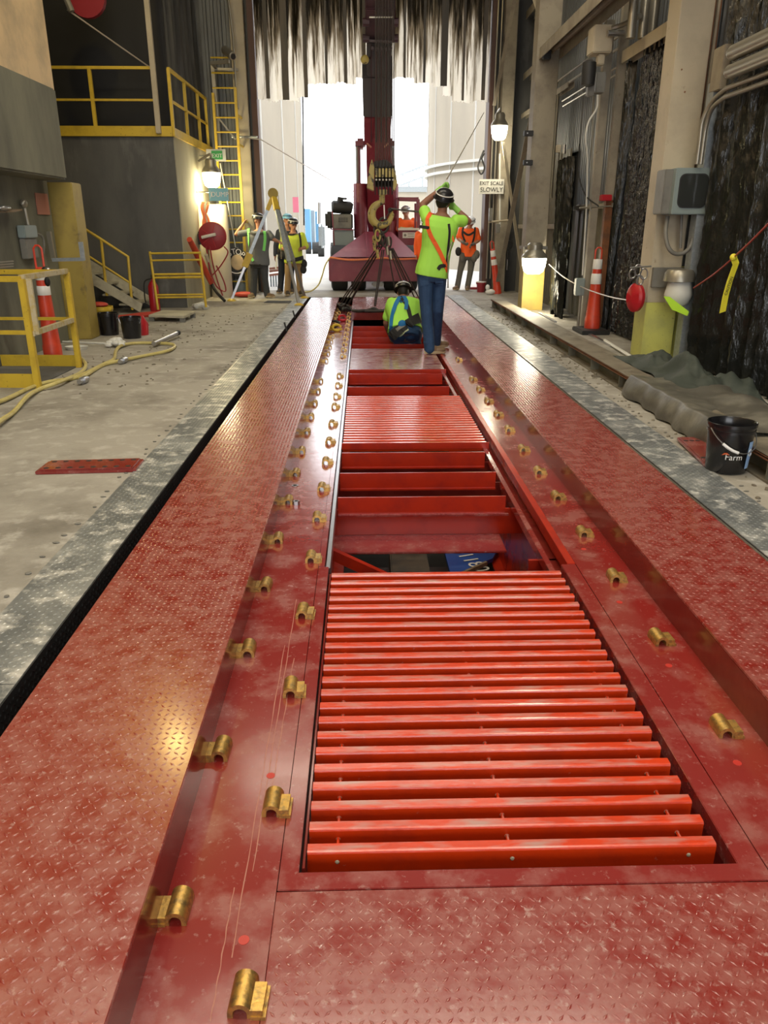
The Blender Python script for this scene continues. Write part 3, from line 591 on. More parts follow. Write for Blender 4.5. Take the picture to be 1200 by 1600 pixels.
for k, (x, y, xb, lab) in enumerate(((1128, 141, 1098, 'upper thin conduit bending down beside the near column'), (1132, 152, 1104, 'lower thin conduit bending down beside the near column'))):
    a = at_x(x, y, 3.36); bx = at_y(xb, 190, 8.35); t = thing('bent_conduit', lab, 'conduit', a)
    pts = [V((3.36, 2.5, a.z)), V((3.36, 7.6, a.z))]+curve([V((3.36, 7.9, a.z)), V((3.40, 8.25, a.z-.05)), V((bx.x, 8.35, a.z-.2)), V((bx.x, 8.36, a.z-.4))], 6)+[V((bx.x, 8.36, 2.0))]
    MB().tube(pts, .022, 10).build('pipe', 'conduit', t, smooth=True)
# window box on the column
wb = thing('window_enclosure', 'grey metal enclosure with dark rounded window on the near right column', 'enclosure', at_y(1080, 335, 8.5))
a = at_y(1033, 335, 8.48); b = at_y(1060, 264, 8.48); MB().box(a.x, b.x+.02, 8.5, 8.745, a.z, b.z).build('side_housing', 'greyside', wb, bevel=.01)
a = at_y(1050, 335, 8.4); b = at_y(1117, 262, 8.4); dw = MB().box(a.x, b.x, 8.42, 8.745, a.z, b.z).build('door', 'greybox', wb, bevel=.008)
def rrect(x0, x1, z0, z1, r, n=5):
    P = []
    for cx, cz, s in ((x1-r, z1-r, 0), (x0+r, z1-r, 1), (x0+r, z0+r, 2), (x1-r, z0+r, 3)):
        for k in range(n+1): t = math.pi/2*(s+k/n); P.append((cx+r*math.cos(t), cz+r*math.sin(t)))
    return P
ix0, ix1, iz0, iz1 = a.x+.055, b.x-.05, a.z+.075, b.z-.065
MB().prism(rrect(ix0-.012, ix1+.012, iz0-.012, iz1+.012, .06), 'y', 8.408, 8.42).build('gasket', 'black', dw); MB().prism(rrect(ix0, ix1, iz0, iz1, .05), 'y', 8.403, 8.41).build('pane', 'glassdark', dw, smooth=False)
for z in (a.z+.1, b.z-.1): MB().box(b.x-.005, b.x+.012, 8.40, 8.44, z-.02, z+.02).build('hinge', 'steel', dw)
# flexible conduit loop under box
t = thing('flexible_conduit', 'grey flexible conduit looping below the window enclosure', 'conduit', at_y(1060, 340, 8.5))
MB().tube(curve([at_y(1043, 338, 8.6), at_y(1040, 365, 8.55), at_y(1045, 388, 8.5), at_y(1058, 397, 8.5), at_y(1075, 390, 8.5), at_y(1086, 365, 8.5), at_y(1090, 338, 8.55)], 6), .022, 10).build('hose', 'greyside', t, smooth=True)
MB().tube([at_y(1065, 336, 8.6), at_y(1063, 388, 8.6)], .016, 8).build('drop_pipe', 'greyside', t)
t = thing('straight_conduit', 'thin grey conduit running down from the window enclosure to the floodlight', 'conduit', at_y(1086, 390, 8.6))
MB().tube([at_y(1094, 338, 8.6), at_y(1080, 425, 8.6)], .014, 8).build('pipe', 'conduit', t); pbox(MB(), 1092, 355, 1100, 420, 8.5, .1).build('channel', 'greyside', t)
# unlit shaded lamp
fl_ = thing('shaded_lamp', 'unlit wall lamp with pale globe and bright yellow-green slanted edge', 'lamp', at_y(1062, 440, 8.5))
pbox(MB(), 1018, 418, 1072, 449, 8.70, .045).build('mounting_plate', 'greyside', fl_, bevel=.004)
c = at_y(1062, 430, 8.45); MB().lathe([(.02, .07), (.13, .055), (.155, .02), (.16, -.03), (.165, -.06), (.13, -.065), (.02, -.065)], c, 24).build('housing', 'conduit', fl_, smooth=True)
MB().lathe([(.12, -.06), (.13, -.13), (.145, -.2), (.12, -.28), (.06, -.33), (1e-4, -.34)], c+V((.01, 0, 0)), 24).build('globe', 'signwhite', fl_, smooth=True)
MB().hull([at_y(1037, 463, 8.28), at_y(1047, 464, 8.28), at_y(1077, 487, 8.28), at_y(1074, 494, 8.28), at_y(1050, 484, 8.28)], [p+V((0, .012, 0)) for p in (at_y(1037, 463, 8.28), at_y(1047, 464, 8.28), at_y(1077, 487, 8.28), at_y(1074, 494, 8.28), at_y(1050, 484, 8.28))]).build('bright_edge', 'limegreen', fl_, bevel=.003)
# red retractable lifeline with carabiners
rl = thing('lifeline_reel', 'red lifeline reel hanging from chrome carabiners beside the near column', 'lifeline reel', at_y(993, 465, 8.8))
c = at_y(993, 465, 8.8); R = Matrix.Rotation(math.radians(80), 3, 'Y'); MB().lathe([(1e-4, -.05), (.10, -.045), (.125, -.02), (.125, .02), (.10, .045), (1e-4, .05)], c, 20, Matrix.Rotation(math.radians(25), 3, 'Z') @ Matrix.Rotation(math.radians(90), 3, 'Y') @ Matrix.Diagonal(V((1.25, 1, 1))).to_3x3()).build('casing', 'redplastic', rl, smooth=True)
def ring(c, r, t, nrm_y=True, n=16): return [c+V((r*math.cos(a), 0, r*math.sin(a)*1.4)) for a in [2*math.pi*k/n for k in range(n+1)]]
for (x, y, rr) in ((988, 428, .035), (997, 422, .04), (1006, 428, .04), (1000, 438, .035)):
    MB().tube(ring(at_y(x, y, 8.75), rr, 0), .008, 6, cap=False).build('carabiner', 'steel', rl, smooth=True)
MB().tube([at_y(985, 418, 8.72), at_y(1018, 416, 8.72)], .010, 6).build('hanger', 'steel', rl); MB().tube([at_y(995, 436, 8.76), at_y(995, 450, 8.8)], .012, 6).build('swivel', 'steel', rl)
t = top(MB().tube(curve([at_y(858, 413, 13.0), at_y(880, 432, 12.2), at_y(910, 449, 11.2), at_y(950, 463, 10), at_y(985, 470, 8.85)], 8), .008, 6), 'steel_cable', 'copper', 'pale cable sagging from the lit lamp past the cone to the red reel', 'cable')
top(MB().tube(curve([at_y(1084, 450, 8.1), at_y(1120, 425, 7.2), at_y(1165, 385, 6.3), at_y(1210, 340, 5.6)], 8), .008, 6), 'red_rope', 'hosered', 'thin red rope strung from the near column to the right edge', 'rope')
# caution tape streamer
ct = thing('caution_tape', 'yellow caution tape tied to the red rope and hanging down', 'tape', at_y(1145, 420, 6.62))
pl = [at_y(1146, 402, 6.62), at_y(1150, 412, 6.62), at_y(1140, 440, 6.62), at_y(1134, 462, 6.62), at_y(1129, 488, 6.62)]; wd = V((.028, .005, .008)); fr = [p-wd for p in pl]+[p+wd for p in reversed(pl)]
MB().hull(fr, [p+V((0, .003, 0)) for p in fr]).build('streamer', 'tape', ct); MB().ell(at_y(1146, 402, 6.62), (.03, .025, .03)).build('knot', 'tape', ct, smooth=True)
text('CAUTION', .034, at_y(1139, 447, 6.605), (math.pi/2, -1.35, 0), 'ink', ct)
# boxes on posts
t = thing('junction_box', 'beige upright box at the top of the paired posts', 'box', at_y(942, 84, 11.1)); pbox(MB(), 926, 38, 960, 82, 11.05, .3).build('box', 'beige', t, bevel=.012); pbox(MB(), 934, 84, 946, 101, 11.1, .12).build('lower_box', 'beige', t, bevel=.01)
MB().tube(curve([at_y(956, 44, 11), at_y(975, 38, 10.9), at_y(1000, 25, 10.4)], 5), .03, 8).build('cable', 'conduit', t, smooth=True); MB().cyl(at_y(950, 52, 10.95), at_y(975, 52, 10.95), .035, 12).build('handle', 'steel', t, smooth=True)
t = thing('switch_box', 'dark grey switch box with black motor on the left post', 'switch', at_y(930, 145, 11.0)); pbox(MB(), 930, 112, 948, 144, 11.0, .2).build('box', 'greyside', t, bevel=.01)
a = at_y(920, 112, 10.9); MB().lathe([(.02, -.17), (.085, -.15), (.09, .0), (.085, .1), (.03, .13)], a, 16).build('motor', 'black', t, smooth=True); pbox(MB(), 918, 125, 930, 150, 10.95, .1).build('gearbox', 'greyside', t, bevel=.01)
top(MB().tube(curve([at_y(934, 148, 11), at_y(932, 170, 11), at_y(920, 190, 11), at_y(915, 215, 11), at_y(918, 250, 11.1), at_y(916, 330, 11.3), at_y(910, 430, 11.4)], 6), .012, 6), 'flexible_conduit', 'signwhite', 'pale flexible cable dropping from the dark switch box down the siding', 'cable')
top(MB().tube([at_y(928, 150, 11.2), at_y(922, 330, 11.2), ], .014, 6), 'straight_conduit', 'conduit', 'thin straight conduit below the dark switch box beside the pale cable', 'conduit')
top(MB().tube(curve([at_y(906, 225, 11.6), at_y(904, 270, 11.6), at_y(915, 305, 11.3), at_y(935, 322, 11.0)], 6), .01, 6), 'black_cable', 'black', 'black cable curving from the torn sheet to the red clamp on the posts', 'cable')
t = thing('pipe_clamp', 'small bright red clamp on the paired posts', 'clamp', at_y(948, 308, 11.2)); pbox(MB(), 940, 304, 957, 314, 11.2, .12).build('jaw', 'redplastic', t, bevel=.008); MB().tube([at_y(905, 325, 11.2), at_y(955, 322, 11.2)], .012, 6).build('bar', 'conduit', t)
t = thing('outlet_box', 'grey outlet box low on the wall beside the standing cone', 'box', at_y(912, 460, 11.3)); pbox(MB(), 899, 435, 915, 462, 11.3, .12).build('box', 'greybox', t, bevel=.01); MB().tube([at_y(907, 462, 11.35), V((at_y(907, 462, 11.35).x, 11.35, 0.02))], .02, 8).build('pipe', 'conduit', t)
# pale conduits framing the siding
t = thing('conduit_run', 'pair of pale conduits turning the corner on the grey siding beside the second column', 'conduit', at_x(868, 230, 3.45))
for k, (x, y) in enumerate(((870, 128), (873, 140))):
    a = at_x(x, y, 3.45); MB().tube([V((3.45, a.y, 1.9)), V((3.45, a.y, a.z-.08)), V((3.45, a.y-.08, a.z)), V((3.45, 11.5, a.z))], .02, 8).build('pipe', 'conduit', t, smooth=True)
for k, (x, y) in enumerate(((879, 158), (880, 166))):
    a = at_x(x, y, 3.47); MB().tube([V((3.47, a.y, a.z)), V((3.47, 11.5, a.z))], .015, 8).build('pipe', 'conduit', t, smooth=True)
t = thing('small_box', 'small pale box on top of the torn black sheet', 'box', at_y(874, 235, 13)); pbox(MB(), 870, 226, 877, 238, 13.0, .1).build('box', 'beige', t, bevel=.006); MB().cyl(at_y(881, 240, 13), at_y(882, 226, 13), .03, 8).build('stub', 'steel', t)
# brackets on second column
for (x, y, l) in ((829, 208, 'upper dark bracket on the left face of the second column'), (828, 254, 'lower dark bracket on the left face of the second column')):
    a = at_y(x, y, 13.8); t = thing('dark_bracket', l, 'bracket', a); MB().box(a.x-.10, a.x+.05, 13.8, 13.9, a.z-.04, a.z+.04).build('plate', 'black', t, bevel=.005); MB().cyl((a.x-.05, 13.79, a.z), (a.x-.05, 13.81, a.z), .012, 6).build('bolt', 'steel', t)
# conduits by the door jamb
t = thing('conduit_run', 'vertical pale conduits beside the right door jamb', 'conduit', (2.9, 18.1, 0))
for x in (766, 772): a = at_y(x, 300, 18.1); MB().tube([V((a.x, 18.1, 0.3)), V((a.x, 18.1, 7))], .018, 8).build('pipe', 'conduit', t, smooth=True)
a = at_y(781, 240, 18.0); MB().tube([a, at_y(781, 355, 18.0)], .022, 8).build('pipe', 'signwhite', t, smooth=True); MB().tube([at_y(764, 347, 17.6), at_y(800, 344, 17.6)], .02, 8).build('pipe', 'beige', t); pbox(MB(), 764, 325, 770, 345, 17.5, .1).build('valve', 'greyside', t)
pbox(MB(), 775, 350, 782, 364, 17.5, .12).build('valve', 'greyside', t, bevel=.01)
# EXIT SCALE SLOWLY sign
sg = thing('traffic_sign', 'white sign reading EXIT SCALE SLOWLY hung on the right door jamb', 'sign', at_y(768, 291, 17.9))
pbox(MB(), 748, 280, 788, 303, 17.9, .015).build('panel', 'signwhite', sg, bevel=.003); a = at_y(768, 286.5, 17.89); text('EXIT SCALE', .100, a, (math.pi/2, 0, 0), 'ink', sg); a = at_y(768, 296.5, 17.89); text('SLOWLY', .125, a, (math.pi/2, 0, 0), 'ink', sg)
t = thing('cable_coil', 'dark cable looped on the door jamb above the white sign', 'cable', at_y(754, 255, 18)); MB().tube(curve([at_y(756, 235, 18), at_y(750, 250, 17.95), at_y(747, 262, 17.9), at_y(752, 272, 17.9), at_y(757, 262, 17.9), at_y(753, 248, 17.95), at_y(757, 240, 18)], 6), .018, 6).build('loop', 'black', t, smooth=True)
# lit lamps
def lamp(label, cx, y0, y1, wpx, Y, glass, power, col, bracket_to=None, plate=None):
    c = at_y(cx, (y0+y1)/2, Y); t = thing('wall_lamp', label, 'lamp', c); zt = at_y(cx, y0, Y).z; zb = at_y(cx, y1, Y).z; r = (at_y(cx+wpx/2, y0, Y)-at_y(cx-wpx/2, y0, Y)).length/2; h = zt-zb
    MB().lathe([(r*.98, zt), (r, zt-.1*h), (r*.93, zt-.5*h), (r*.78, zt-.85*h), (r*.5, zb), (1e-4, zb)], (c.x, c.y, 0), 20, close=True).build('glass', glass, t, smooth=True)
    MB().lathe([(1e-4, zt+h*.95), (r*.45, zt+h*.95), (r*.62, zt+h*.8), (r*.62, zt+h*.5), (r*.95, zt+h*.2), (r*1.06, zt+.01), (r*1.06, zt), (r*.2, zt)], (c.x, c.y, 0), 20).build('housing', 'conduit', t, smooth=True)
    if bracket_to is not None: MB().tube(curve([(c.x, c.y, zt+h*.9), (c.x, c.y, zt+h*1.25), V(bracket_to)], 5), .022, 8).build('arm', 'conduit', t, smooth=True)
    l = bpy.data.lights.new('bulb', 'POINT'); l.energy = power; l.color = col; l.shadow_soft_size = r*.8; o = bpy.data.objects.new('bulb', l); C.objects.link(o); o.parent = t; o.location = (0, 0, -h*.5-r*1.0)
    return t
lamp('lit lamp beside the right door jamb above the white sign', 780, 197, 219, 26, 17.2, 'lampglass2', 34, (1, .88, .62), bracket_to=at_y(776, 178, 17.9))
t = lamp('lit lamp in front of the yellow column foot on the right wall', 834, 403, 428, 38, 13.3, 'lampglass2', 40, (1, .88, .62))
pbox(MB(), 820, 385, 856, 390, 13.4, .5).build('shelf_plate', 'greyside', t); MB().tube([at_y(819, 386, 13.35), at_y(819, 402, 13.3)], .012, 6).build('strut', 'steel', t)
# self retracting lifeline black
t = thing('lifeline_reel', 'round black lifeline reel hanging on a chain in front of the tan siding', 'lifeline reel', at_y(794, 380, 17)); c = at_y(794, 383, 17); MB().lathe([(1e-4, -.04), (.085, -.035), (.10, 0), (.085, .035), (1e-4, .04)], c, 18, Matrix.Rotation(math.pi/2, 3, 'X')).build('casing', 'black', t, smooth=True)
MB().tube([at_y(795, 345, 17), at_y(794, 374, 17)], .012, 6).build('chain', 'steel', t); MB().tube([at_y(794, 391, 17), at_y(793, 405, 17)], .016, 6).build('strap', 'black', t); MB().tube([at_y(793, 405, 17), at_y(792, 422, 17)], .008, 6).build('hook', 'steel', t)

# ---- curb beam
cbm = thing('curb_beam', 'long rusty steel I-beam lying as a curb along the right side of the floor', 'beam', (2.47, 10, 0))
MB().box(2.36, 2.60, 2.0, 14.6, .135, .15).build('top_flange', 'beambrown', cbm, bevel=.004); MB().box(2.36, 2.60, 2.0, 14.6, 0, .014).build('bottom_flange', 'beambrown', cbm)
MB().box(2.455, 2.47, 2.0, 14.6, .014, .135).build('web', 'curbweb', cbm); MB().box(2.36, 2.375, 2.0, 14.6, .128, .15).build('edge_strip', 'rust', cbm)
for i in range(14): y = 2.4+i*.93; MB().box(2.37, 2.455, y, y+.012, .014, .135).build('stiffener', 'curbweb', cbm)
for i in range(6): y = 7.6+i*1.25; MB().box(2.29, 2.37, y, y+.06, 0, .02).cyl((2.32, y+.03, .02), (2.32, y+.03, .045), .014, 6).build('anchor_clip', 'beambrown', cbm)
top(MB().box(2.62, 2.95, 2.0, 7.9, 0, .11), 'concrete_kerb', 'conc', 'concrete kerb on the wall side of the steel curb beam', 'kerb', bevel=.01)
top(MB().box(2.64, 2.78, 8.2, 13.5, 0, .10), 'steel_channel', 'beambrown', 'dusty steel channel lying behind the curb beam', 'channel', bevel=.008)
top(MB().tube([at_z(990, 560, .03), at_z(945, 532, .03)], .02, 8), 'loose_pipe', 'signwhite', 'short pale pipe lying at the foot of the pleated sheet', 'pipe')
top(MB().bar(at_z(957, 541, .012), at_z(915, 519, .012), .05, .02), 'flat_bar', 'steel', 'shiny flat bar lying on the curb beam, nearer one', 'flat bar')
top(MB().bar(at_z(868, 503, .12), at_z(843, 489, .12), .04, .02), 'flat_bar', 'steel', 'shiny flat bar lying on the curb beam, farther one', 'flat bar')
top(MB().box(3.03, 3.42, 10.75, 11.3, 0, .06), 'flat_slab', 'black', 'black rubber slab under the standing cone on the right', 'slab', bevel=.01)
# tarps
def heap(name, m, label, x0, x1, y0, y1, hf, n=44, th=.006):
    vs = []
    for j in range(n+1):
        for i in range(n+1):
            u, v = i/n, j/n; x = x0+(x1-x0)*u; y = y0+(y1-y0)*v; dx, dy, z = hf(u, v); vs.append((x+dx, y+dy, z))
    W = n+1; fs = [(j*W+i, j*W+i+1, (j+1)*W+i+1, (j+1)*W+i) for j in range(n) for i in range(n)]; k = len(vs)
    vs2 = [(a, b, max(c-th, .001)) for a, b, c in vs]
    return MB().add(vs+vs2, fs+[tuple(q+k for q in reversed(f)) for f in fs]).build(name, m, None, smooth=True, label=label, cat='tarp')
from mathutils import noise as mn
def hf1(u, v):
    bs = .12*(1-max(0, min(1, (u-.38)/.14)))
    e = min(u, 1-u, v, 1-v); e = min(1, e*5); f = math.sqrt(mn.noise(V((u*2.4+.3, v*3.4, 2.2)))**2+.012)*.24+mn.noise(V((u*7+v*6, v*5, 5)))*.06+mn.noise(V((u*14-v*9, v*8, 7)))*.03
    return (.10*mn.noise(V((v*5, 1, u*2))), .15*mn.noise(V((u*4, 9, v*2))), .014+bs+e*(.05+f)*(1.15-.5*v if v > .5 else 1))
heap('green_tarp', 'tarp', 'dark green tarp crumpled on the floor at the foot of the near column', 2.64, 3.40, 6.0, 8.15, hf1)
def hf2(u, v):
    f = mn.noise(V((v*7, u*1.5, 1)))*.07+mn.noise(V((v*10+u, u*2, 4)))*.035
    if u < .42: t = u/.42; x = (t-1)*.02; z = .02+.165*min(1, t*1.15); return ((2.305+.09*t**2)-(2.27+.71*u)+f*.6*(1-t*.5), 0, z+f*.15)
    return (f*.3, .03*mn.noise(V((u*5, v, 0))), .175+.02*math.sin(u*9)+f*.6-.04*max(0, u-.7))
heap('grey_tarp', 'tarpgrey', 'muddy grey tarp draped over the curb beam behind the black bucket', 2.27, 2.98, 4.72, 6.75, hf2, n=56)

# ---- black bucket with lettering
bk = thing('plastic_bucket', 'black plastic bucket with white Farm lettering and blue label standing by the curb', 'bucket', (2.235, 4.50, 0))
bc = V((2.235, 4.50, 0.0085)); MB().lathe([(1e-4, 0), (.115, 0), (.118, .004), (.134, .245), (.140, .246), (.140, .262), (.137, .264), (.139, .280), (.144, .282), (.144, .300), (.139, .302), (.135, .296), (.131, .24), (.113, .01), (1e-4, .01)], bc, 40).build('body', 'blackgloss', bk, smooth=True)
top_z = .285+bc.z; hd = [bc+V((math.cos(math.radians(195+a))*(.15), math.sin(math.radians(195+a))*.15, .272-.135*math.sin(math.radians(a)))) for a in range(0, 181, 12)]
MB().tube(hd, .0032, 6).build('wire_handle', 'steel', bk, smooth=True); mid = hd[3:7]
MB().tube(mid, .009, 8).build('hand_grip', 'white', bk, smooth=True)
def wrap_text(s, size, ang0, z, m, R=.1285):
    o = text(s, size, bc+V((0, 0, 0)), (0, 0, 0), m, bk); me = o.data
    for v in me.vertices:
        p = v.co+wloc(o); lx, lz, th = p.x-bc.x, p.y-bc.y, p.z-bc.z; a = math.radians(ang0)+lx/R; rr = R-.003+.06*(z+lz-.12)+max(0, th)*1
        v.co = bc+V((math.cos(a)*rr, math.sin(a)*rr, z+lz))-wloc(o)
    return o
wrap_text('Farm', .052, 262, .107, 'white', .131)
MB().add([bc+V((math.cos(math.radians(a))*.1335, math.sin(math.radians(a))*.1335, z)) for a, z in ((230, .118), (236, .134), (243, .136), (250, .122), (240, .126))], [(0, 1, 2, 3, 4)]).build('logo_mark', 'orangelogo', bk)
lp = [bc+V((math.cos(math.radians(a))*(.1245+.06*(z-.03)), math.sin(math.radians(a))*(.1245+.06*(z-.03)), z)) for z in (.03, .20) for a in range(301, 326, 6)]
MB().add(lp, [(i, i+1, i+6, i+5) for i in range(4)]).build('blue_label', 'bluelabel', bk)
MB().tube([bc+V((math.cos(math.radians(312)+.0)*.1325+.018*math.cos(t)*.75, math.sin(math.radians(312))*.1325+.018*math.cos(t)*.66, .13+.02*math.sin(t))) for t in [k*.5236 for k in range(13)]], .003, 5).build('label_emblem', 'white', bk)
# drilled red plates on the floor
def drilled_plate(label, corners, n):
    t = thing('drilled_plate', label, 'steel plate', sum(corners, V())/4)
    lo = corners; MB().hull([p for p in lo], [p+V((0, 0, .022)) for p in lo]).build('plate_sheet', 'deck2', t, bevel=.004)
    ctr = sum(lo, V())/4; inn = [ctr+(p-ctr)*.93 for p in lo]; MB().hull([p+V((0, 0, .022)) for p in inn], [p+V((0, 0, .030)) for p in inn]).build('upper_sheet', 'deck2', t, bevel=.003)
    a, b, c, d = inn
    for i in range(n):
        for k in (.16, .84):
            u = (i+.5)/n; q = (a+(b-a)*u)*(1-k)+(d+(c-d)*u)*k; MB().lathe([(.017, .0305), (.011, .0315), (1e-4, .0306)], (q.x, q.y, q.z), 10).build('bolt_hole', 'black', t)
drilled_plate('red drilled steel plate lying on the left concrete floor', [at_z(55, 742), at_z(213, 738), at_z(226, 722), at_z(76, 726)], 8)
drilled_plate('red drilled steel plate half hidden behind the black bucket', [at_z(1102, 731, .009), at_z(1135, 728, .009), at_z(1120, 688, .009), at_z(1057, 688, .009)], 6)
for x, y, l in ((1102, 731, ''),): pass
# delineator cones
def cone_post(label, loc, h, lean, bands, handle=.2, r0=.105, r1=.058, base=True, zb=0):
    t = thing('traffic_post', label, 'traffic cone', loc); Rm = Matrix.Rotation(lean[1], 3, 'Y') @ Matrix.Rotation(lean[0], 3, 'X'); hb = h*(1-handle); L = V(loc)
    rr = lambda z: r0+(r1-r0)*min(1, z/hb)
    MB().lathe([(r0*1.02, 0), (r0*1.02, h*.12), (r0*.96, h*.13), (rr(hb*.5), hb*.5), (r1, hb), (r1*.5, hb+.02), (1e-4, hb+.02)], L, 22, Rm).build('body', 'cone', t, smooth=True)
    for a, b in bands: MB().lathe([(rr(a)+.002, a), (rr(a)+.004, a+.004), (rr(b)+.004, b-.004), (rr(b)+.002, b)], L, 22, Rm, close=True).build('white_sleeve', 'white', t, smooth=True)
    w_ = r1*.75; P = [V((-w_, 0, hb-.01)), V((-w_, 0, h-.03)), V((-w_*.4, 0, h)), V((w_*.4, 0, h)), V((w_, 0, h-.03)), V((w_, 0, hb-.01))]; MB().tube([Rm @ p+L for p in P], .012, 8).build('handle', 'cone', t, smooth=True)
    if base: MB().lathe([(r0*1.9, .0), (r0*1.9, .03), (r0*1.05, .045)], L, 8, Rm).build('rubber_foot', 'black', t)
    return t
q = at_z(924, 519); cone_post('tall orange delineator cone with two white bands standing by the right wall', (q.x, q.y, .06), 1.08, (0, 0), ((.60, .74), (.80, .97-.04)), handle=.2, base=False)
q = at_z(84, 560); cone_post('orange delineator cone with two white bands behind the yellow guard rail on the left', (q.x, q.y, 0), 1.22, (0, 0), ((.70, .80), (.86, .93)), handle=.20, base=False, r0=.10)
q = at_y(774, 457, 17.9); cone_post('orange delineator cone leaning beside the right door jamb', (q.x+.02, 17.7, .0), 1.12, (0, -.17), ((.62, .74), (.80, .93)), handle=.16, base=False, r0=.085, r1=.05)
# debris at right of door
t = thing('rag', 'white crumpled rag on the floor beside the leaning cone', 'rag', at_y(766, 455, 17.5)); MB().ell(at_y(766, 456, 17.5), (.11, .08, .06)).ell(at_y(762, 449, 17.5), (.05, .05, .06)).build('rag_cloth', 'white', t, smooth=True)
t = thing('small_bucket', 'small dark red bucket standing by the right door jamb', 'bucket', at_y(752, 456, 18)); q = at_z(751, 456.5); MB().lathe([(1e-4, 0), (.08, 0), (.10, .18), (.115, .18), (.115, .22), (.10, .2), (.075, .02), (1e-4, .02)], q, 16).build('body', 'maroon', t, smooth=True); MB().lathe([(.116, .215), (.118, .235), (1e-4, .235)], q, 16).build('lid', 'white', t)
top(MB().box(2.45, 2.75, 18.9, 19.1, 0, .05), 'timber_offcut', 'maroon', 'reddish offcut on the floor between the orange worker and the door jamb', 'offcut', bevel=.006)
# bits on the channel plate
t = thing('washer', 'bright washer lying on the left channel plate', 'washer', at_z(461, 759, ZC)); MB().lathe([(.012, 0), (.022, 0), (.022, .004), (.012, .004), (.012, 0)], at_z(461, 759, ZC), 16, close=True).build('ring', 'steel', t)
t = thing('hex_nut', 'bright hexagonal nut beside the washer on the channel plate', 'nut', at_z(463, 788, ZC)); MB().lathe([(.012, 0), (.022, 0), (.022, .022), (.012, .022), (.012, 0)], at_z(463, 788, ZC), 6, close=True).build('body', 'steel', t)
# ================================================================== LEFT SIDE
top(MB().box(-3.98, -3.62, 10.5, 10.85, 0, 1.93), 'ochre_column', 'yellowcol', 'ochre yellow column at the end of the grey hood beam', 'column', bevel=.01)
t = thing('notice_sheet', 'faded red notice taped to the left wall below the hood', 'notice', at_x(67, 318, -3.89)); 
a = at_x(57, 300, -3.88); b = at_x(77, 336, -3.88)
def wall_rect(x0, y0, x1, y1, X=-3.885, dep=.01):
    a = at_x(x0, y1, X); b = at_x(x1, y0, X); return MB().box(X-dep, X, min(a.y, b.y), max(a.y, b.y), min(a.z, b.z), max(a.z, b.z))
wall_rect(60, 303, 74, 335).build('paper', 'pinkpaper', t)
# conduit with grey box on left wall
t = thing('switch_box', 'grey switch box with conduit on the left wall above the cone', 'box', at_x(50, 370, -3.88))
wall_rect(41, 352, 57, 372, -3.80, .09).build('box', 'greybox', t, bevel=.008); wall_rect(44, 372, 57, 405, -3.82, .07).build('lower_box', 'greyside', t, bevel=.008)
MB().tube([at_x(38, 322, -3.85), at_x(44, 352, -3.85)], .018, 8).build('pipe', 'conduit', t, smooth=True); MB().ell(at_x(37, 318, -3.85), (.04, .05, .05)).build('fitting', 'conduit', t, smooth=True)
MB().tube(curve([at_x(57, 365, -3.82), at_x(66, 370, -3.8), at_x(69, 385, -3.8), at_x(66, 402, -3.85)], 5), .014, 6).build('cable', 'greyside', t, smooth=True)
t = thing('wall_pipe_rail', 'grey angled pipe projecting from the left wall end in front of the ochre column', 'pipe', at_y(85, 405, 9.9))
MB().bar(at_x(76, 362, -3.83), at_x(84, 405, -3.83), .05, .05).build('upright', 'conduit', t); MB().bar(at_y(82, 406, 9.8), at_y(131, 405, 9.8), .04, .04).bar(at_y(130, 407, 9.8), at_y(126, 378, 9.8), .05, .03).build('arm', 'galvpost', t)
t = thing('wall_hook_rack', 'shiny tap and small shelf on the far left wall', 'wall shelf', at_x(10, 325, -3.85)); MB().bar(at_x(0, 331, -3.8), at_x(26, 328, -3.8), .12, .02).build('shelf', 'wood', t); MB().ell(at_x(4, 325, -3.75), (.06, .10, .03)).ell(at_x(12, 325, -3.75), (.03, .05, .025)).build('tap', 'steel', t, smooth=True)
t = thing('wall_bracket', 'pale wire bracket on the left wall just above the guard rail', 'bracket', at_x(10, 415, -3.8))
for y in (409, 413, 417): MB().bar(at_x(-4, y+1, -3.8), at_x(20, y-1, -3.8), .02, .012).build('rail', 'conduit', t)

# ---- yellow guard rail corral
gr_ = thing('guard_rail', 'chipped yellow steel guard rail frame around the opening at the left wall', 'guard rail', (-3.3, 7.9, 0))
A = at_z(60, 606); B = at_z(124, 574); HA = at_y(34, 436, A.y).z; A2 = V((-3.88, 7.28, 0)); B2 = V((-3.88, B.y+.05, 0)); hp = V((0, 0, HA))
for p, l in ((A, 'corner_post'), (B, 'corner_post')): MB().bar(p, p+hp, .055, .055, (0, 1, 0)).build(l, 'yellow', gr_, bevel=.004)
MB().bar(A+hp, A2+hp, .05, .05).build('top_rail', 'yellow', gr_, bevel=.004); MB().bar(B+hp, B2+hp, .05, .05).build('top_rail', 'yellow', gr_, bevel=.004)
MB().bar(A+hp*1.01, B+hp*1.01, .05, .05).build('top_rail', 'yellowpale', gr_, bevel=.004)
m_ = V((0, 0, HA*.52)); MB().bar(A+m_, A2+m_, .035, .035).build('mid_rail', 'yellow', gr_); MB().bar(B+m_*1.0, B2+m_*1.0, .03, .03).build('mid_rail', 'yellow', gr_)
MB().bar(A+m_*.98+V((.02, 0, 0)), B+m_*.98, .045, .045).build('mid_rail', 'yellowpale', gr_)
MB().bar(A+V((.05, .04, HA*.50)), A+V((.05, .04, HA)), .045, .03, (0, 1, 0)).build('gate_upright', 'yellowpale', gr_)
for p, q in ((A, A2), (B, B2)):
    d = (q-p).normalized(); n_ = V((0, .006, 0)); MB().hull([p-n_, q-n_, q-n_+V((0, 0, .13)), p-n_+V((0, 0, .13))], [p+n_, q+n_, q+n_+V((0, 0, .13)), p+n_+V((0, 0, .13))]).build('toe_plate', 'yellow', gr_)
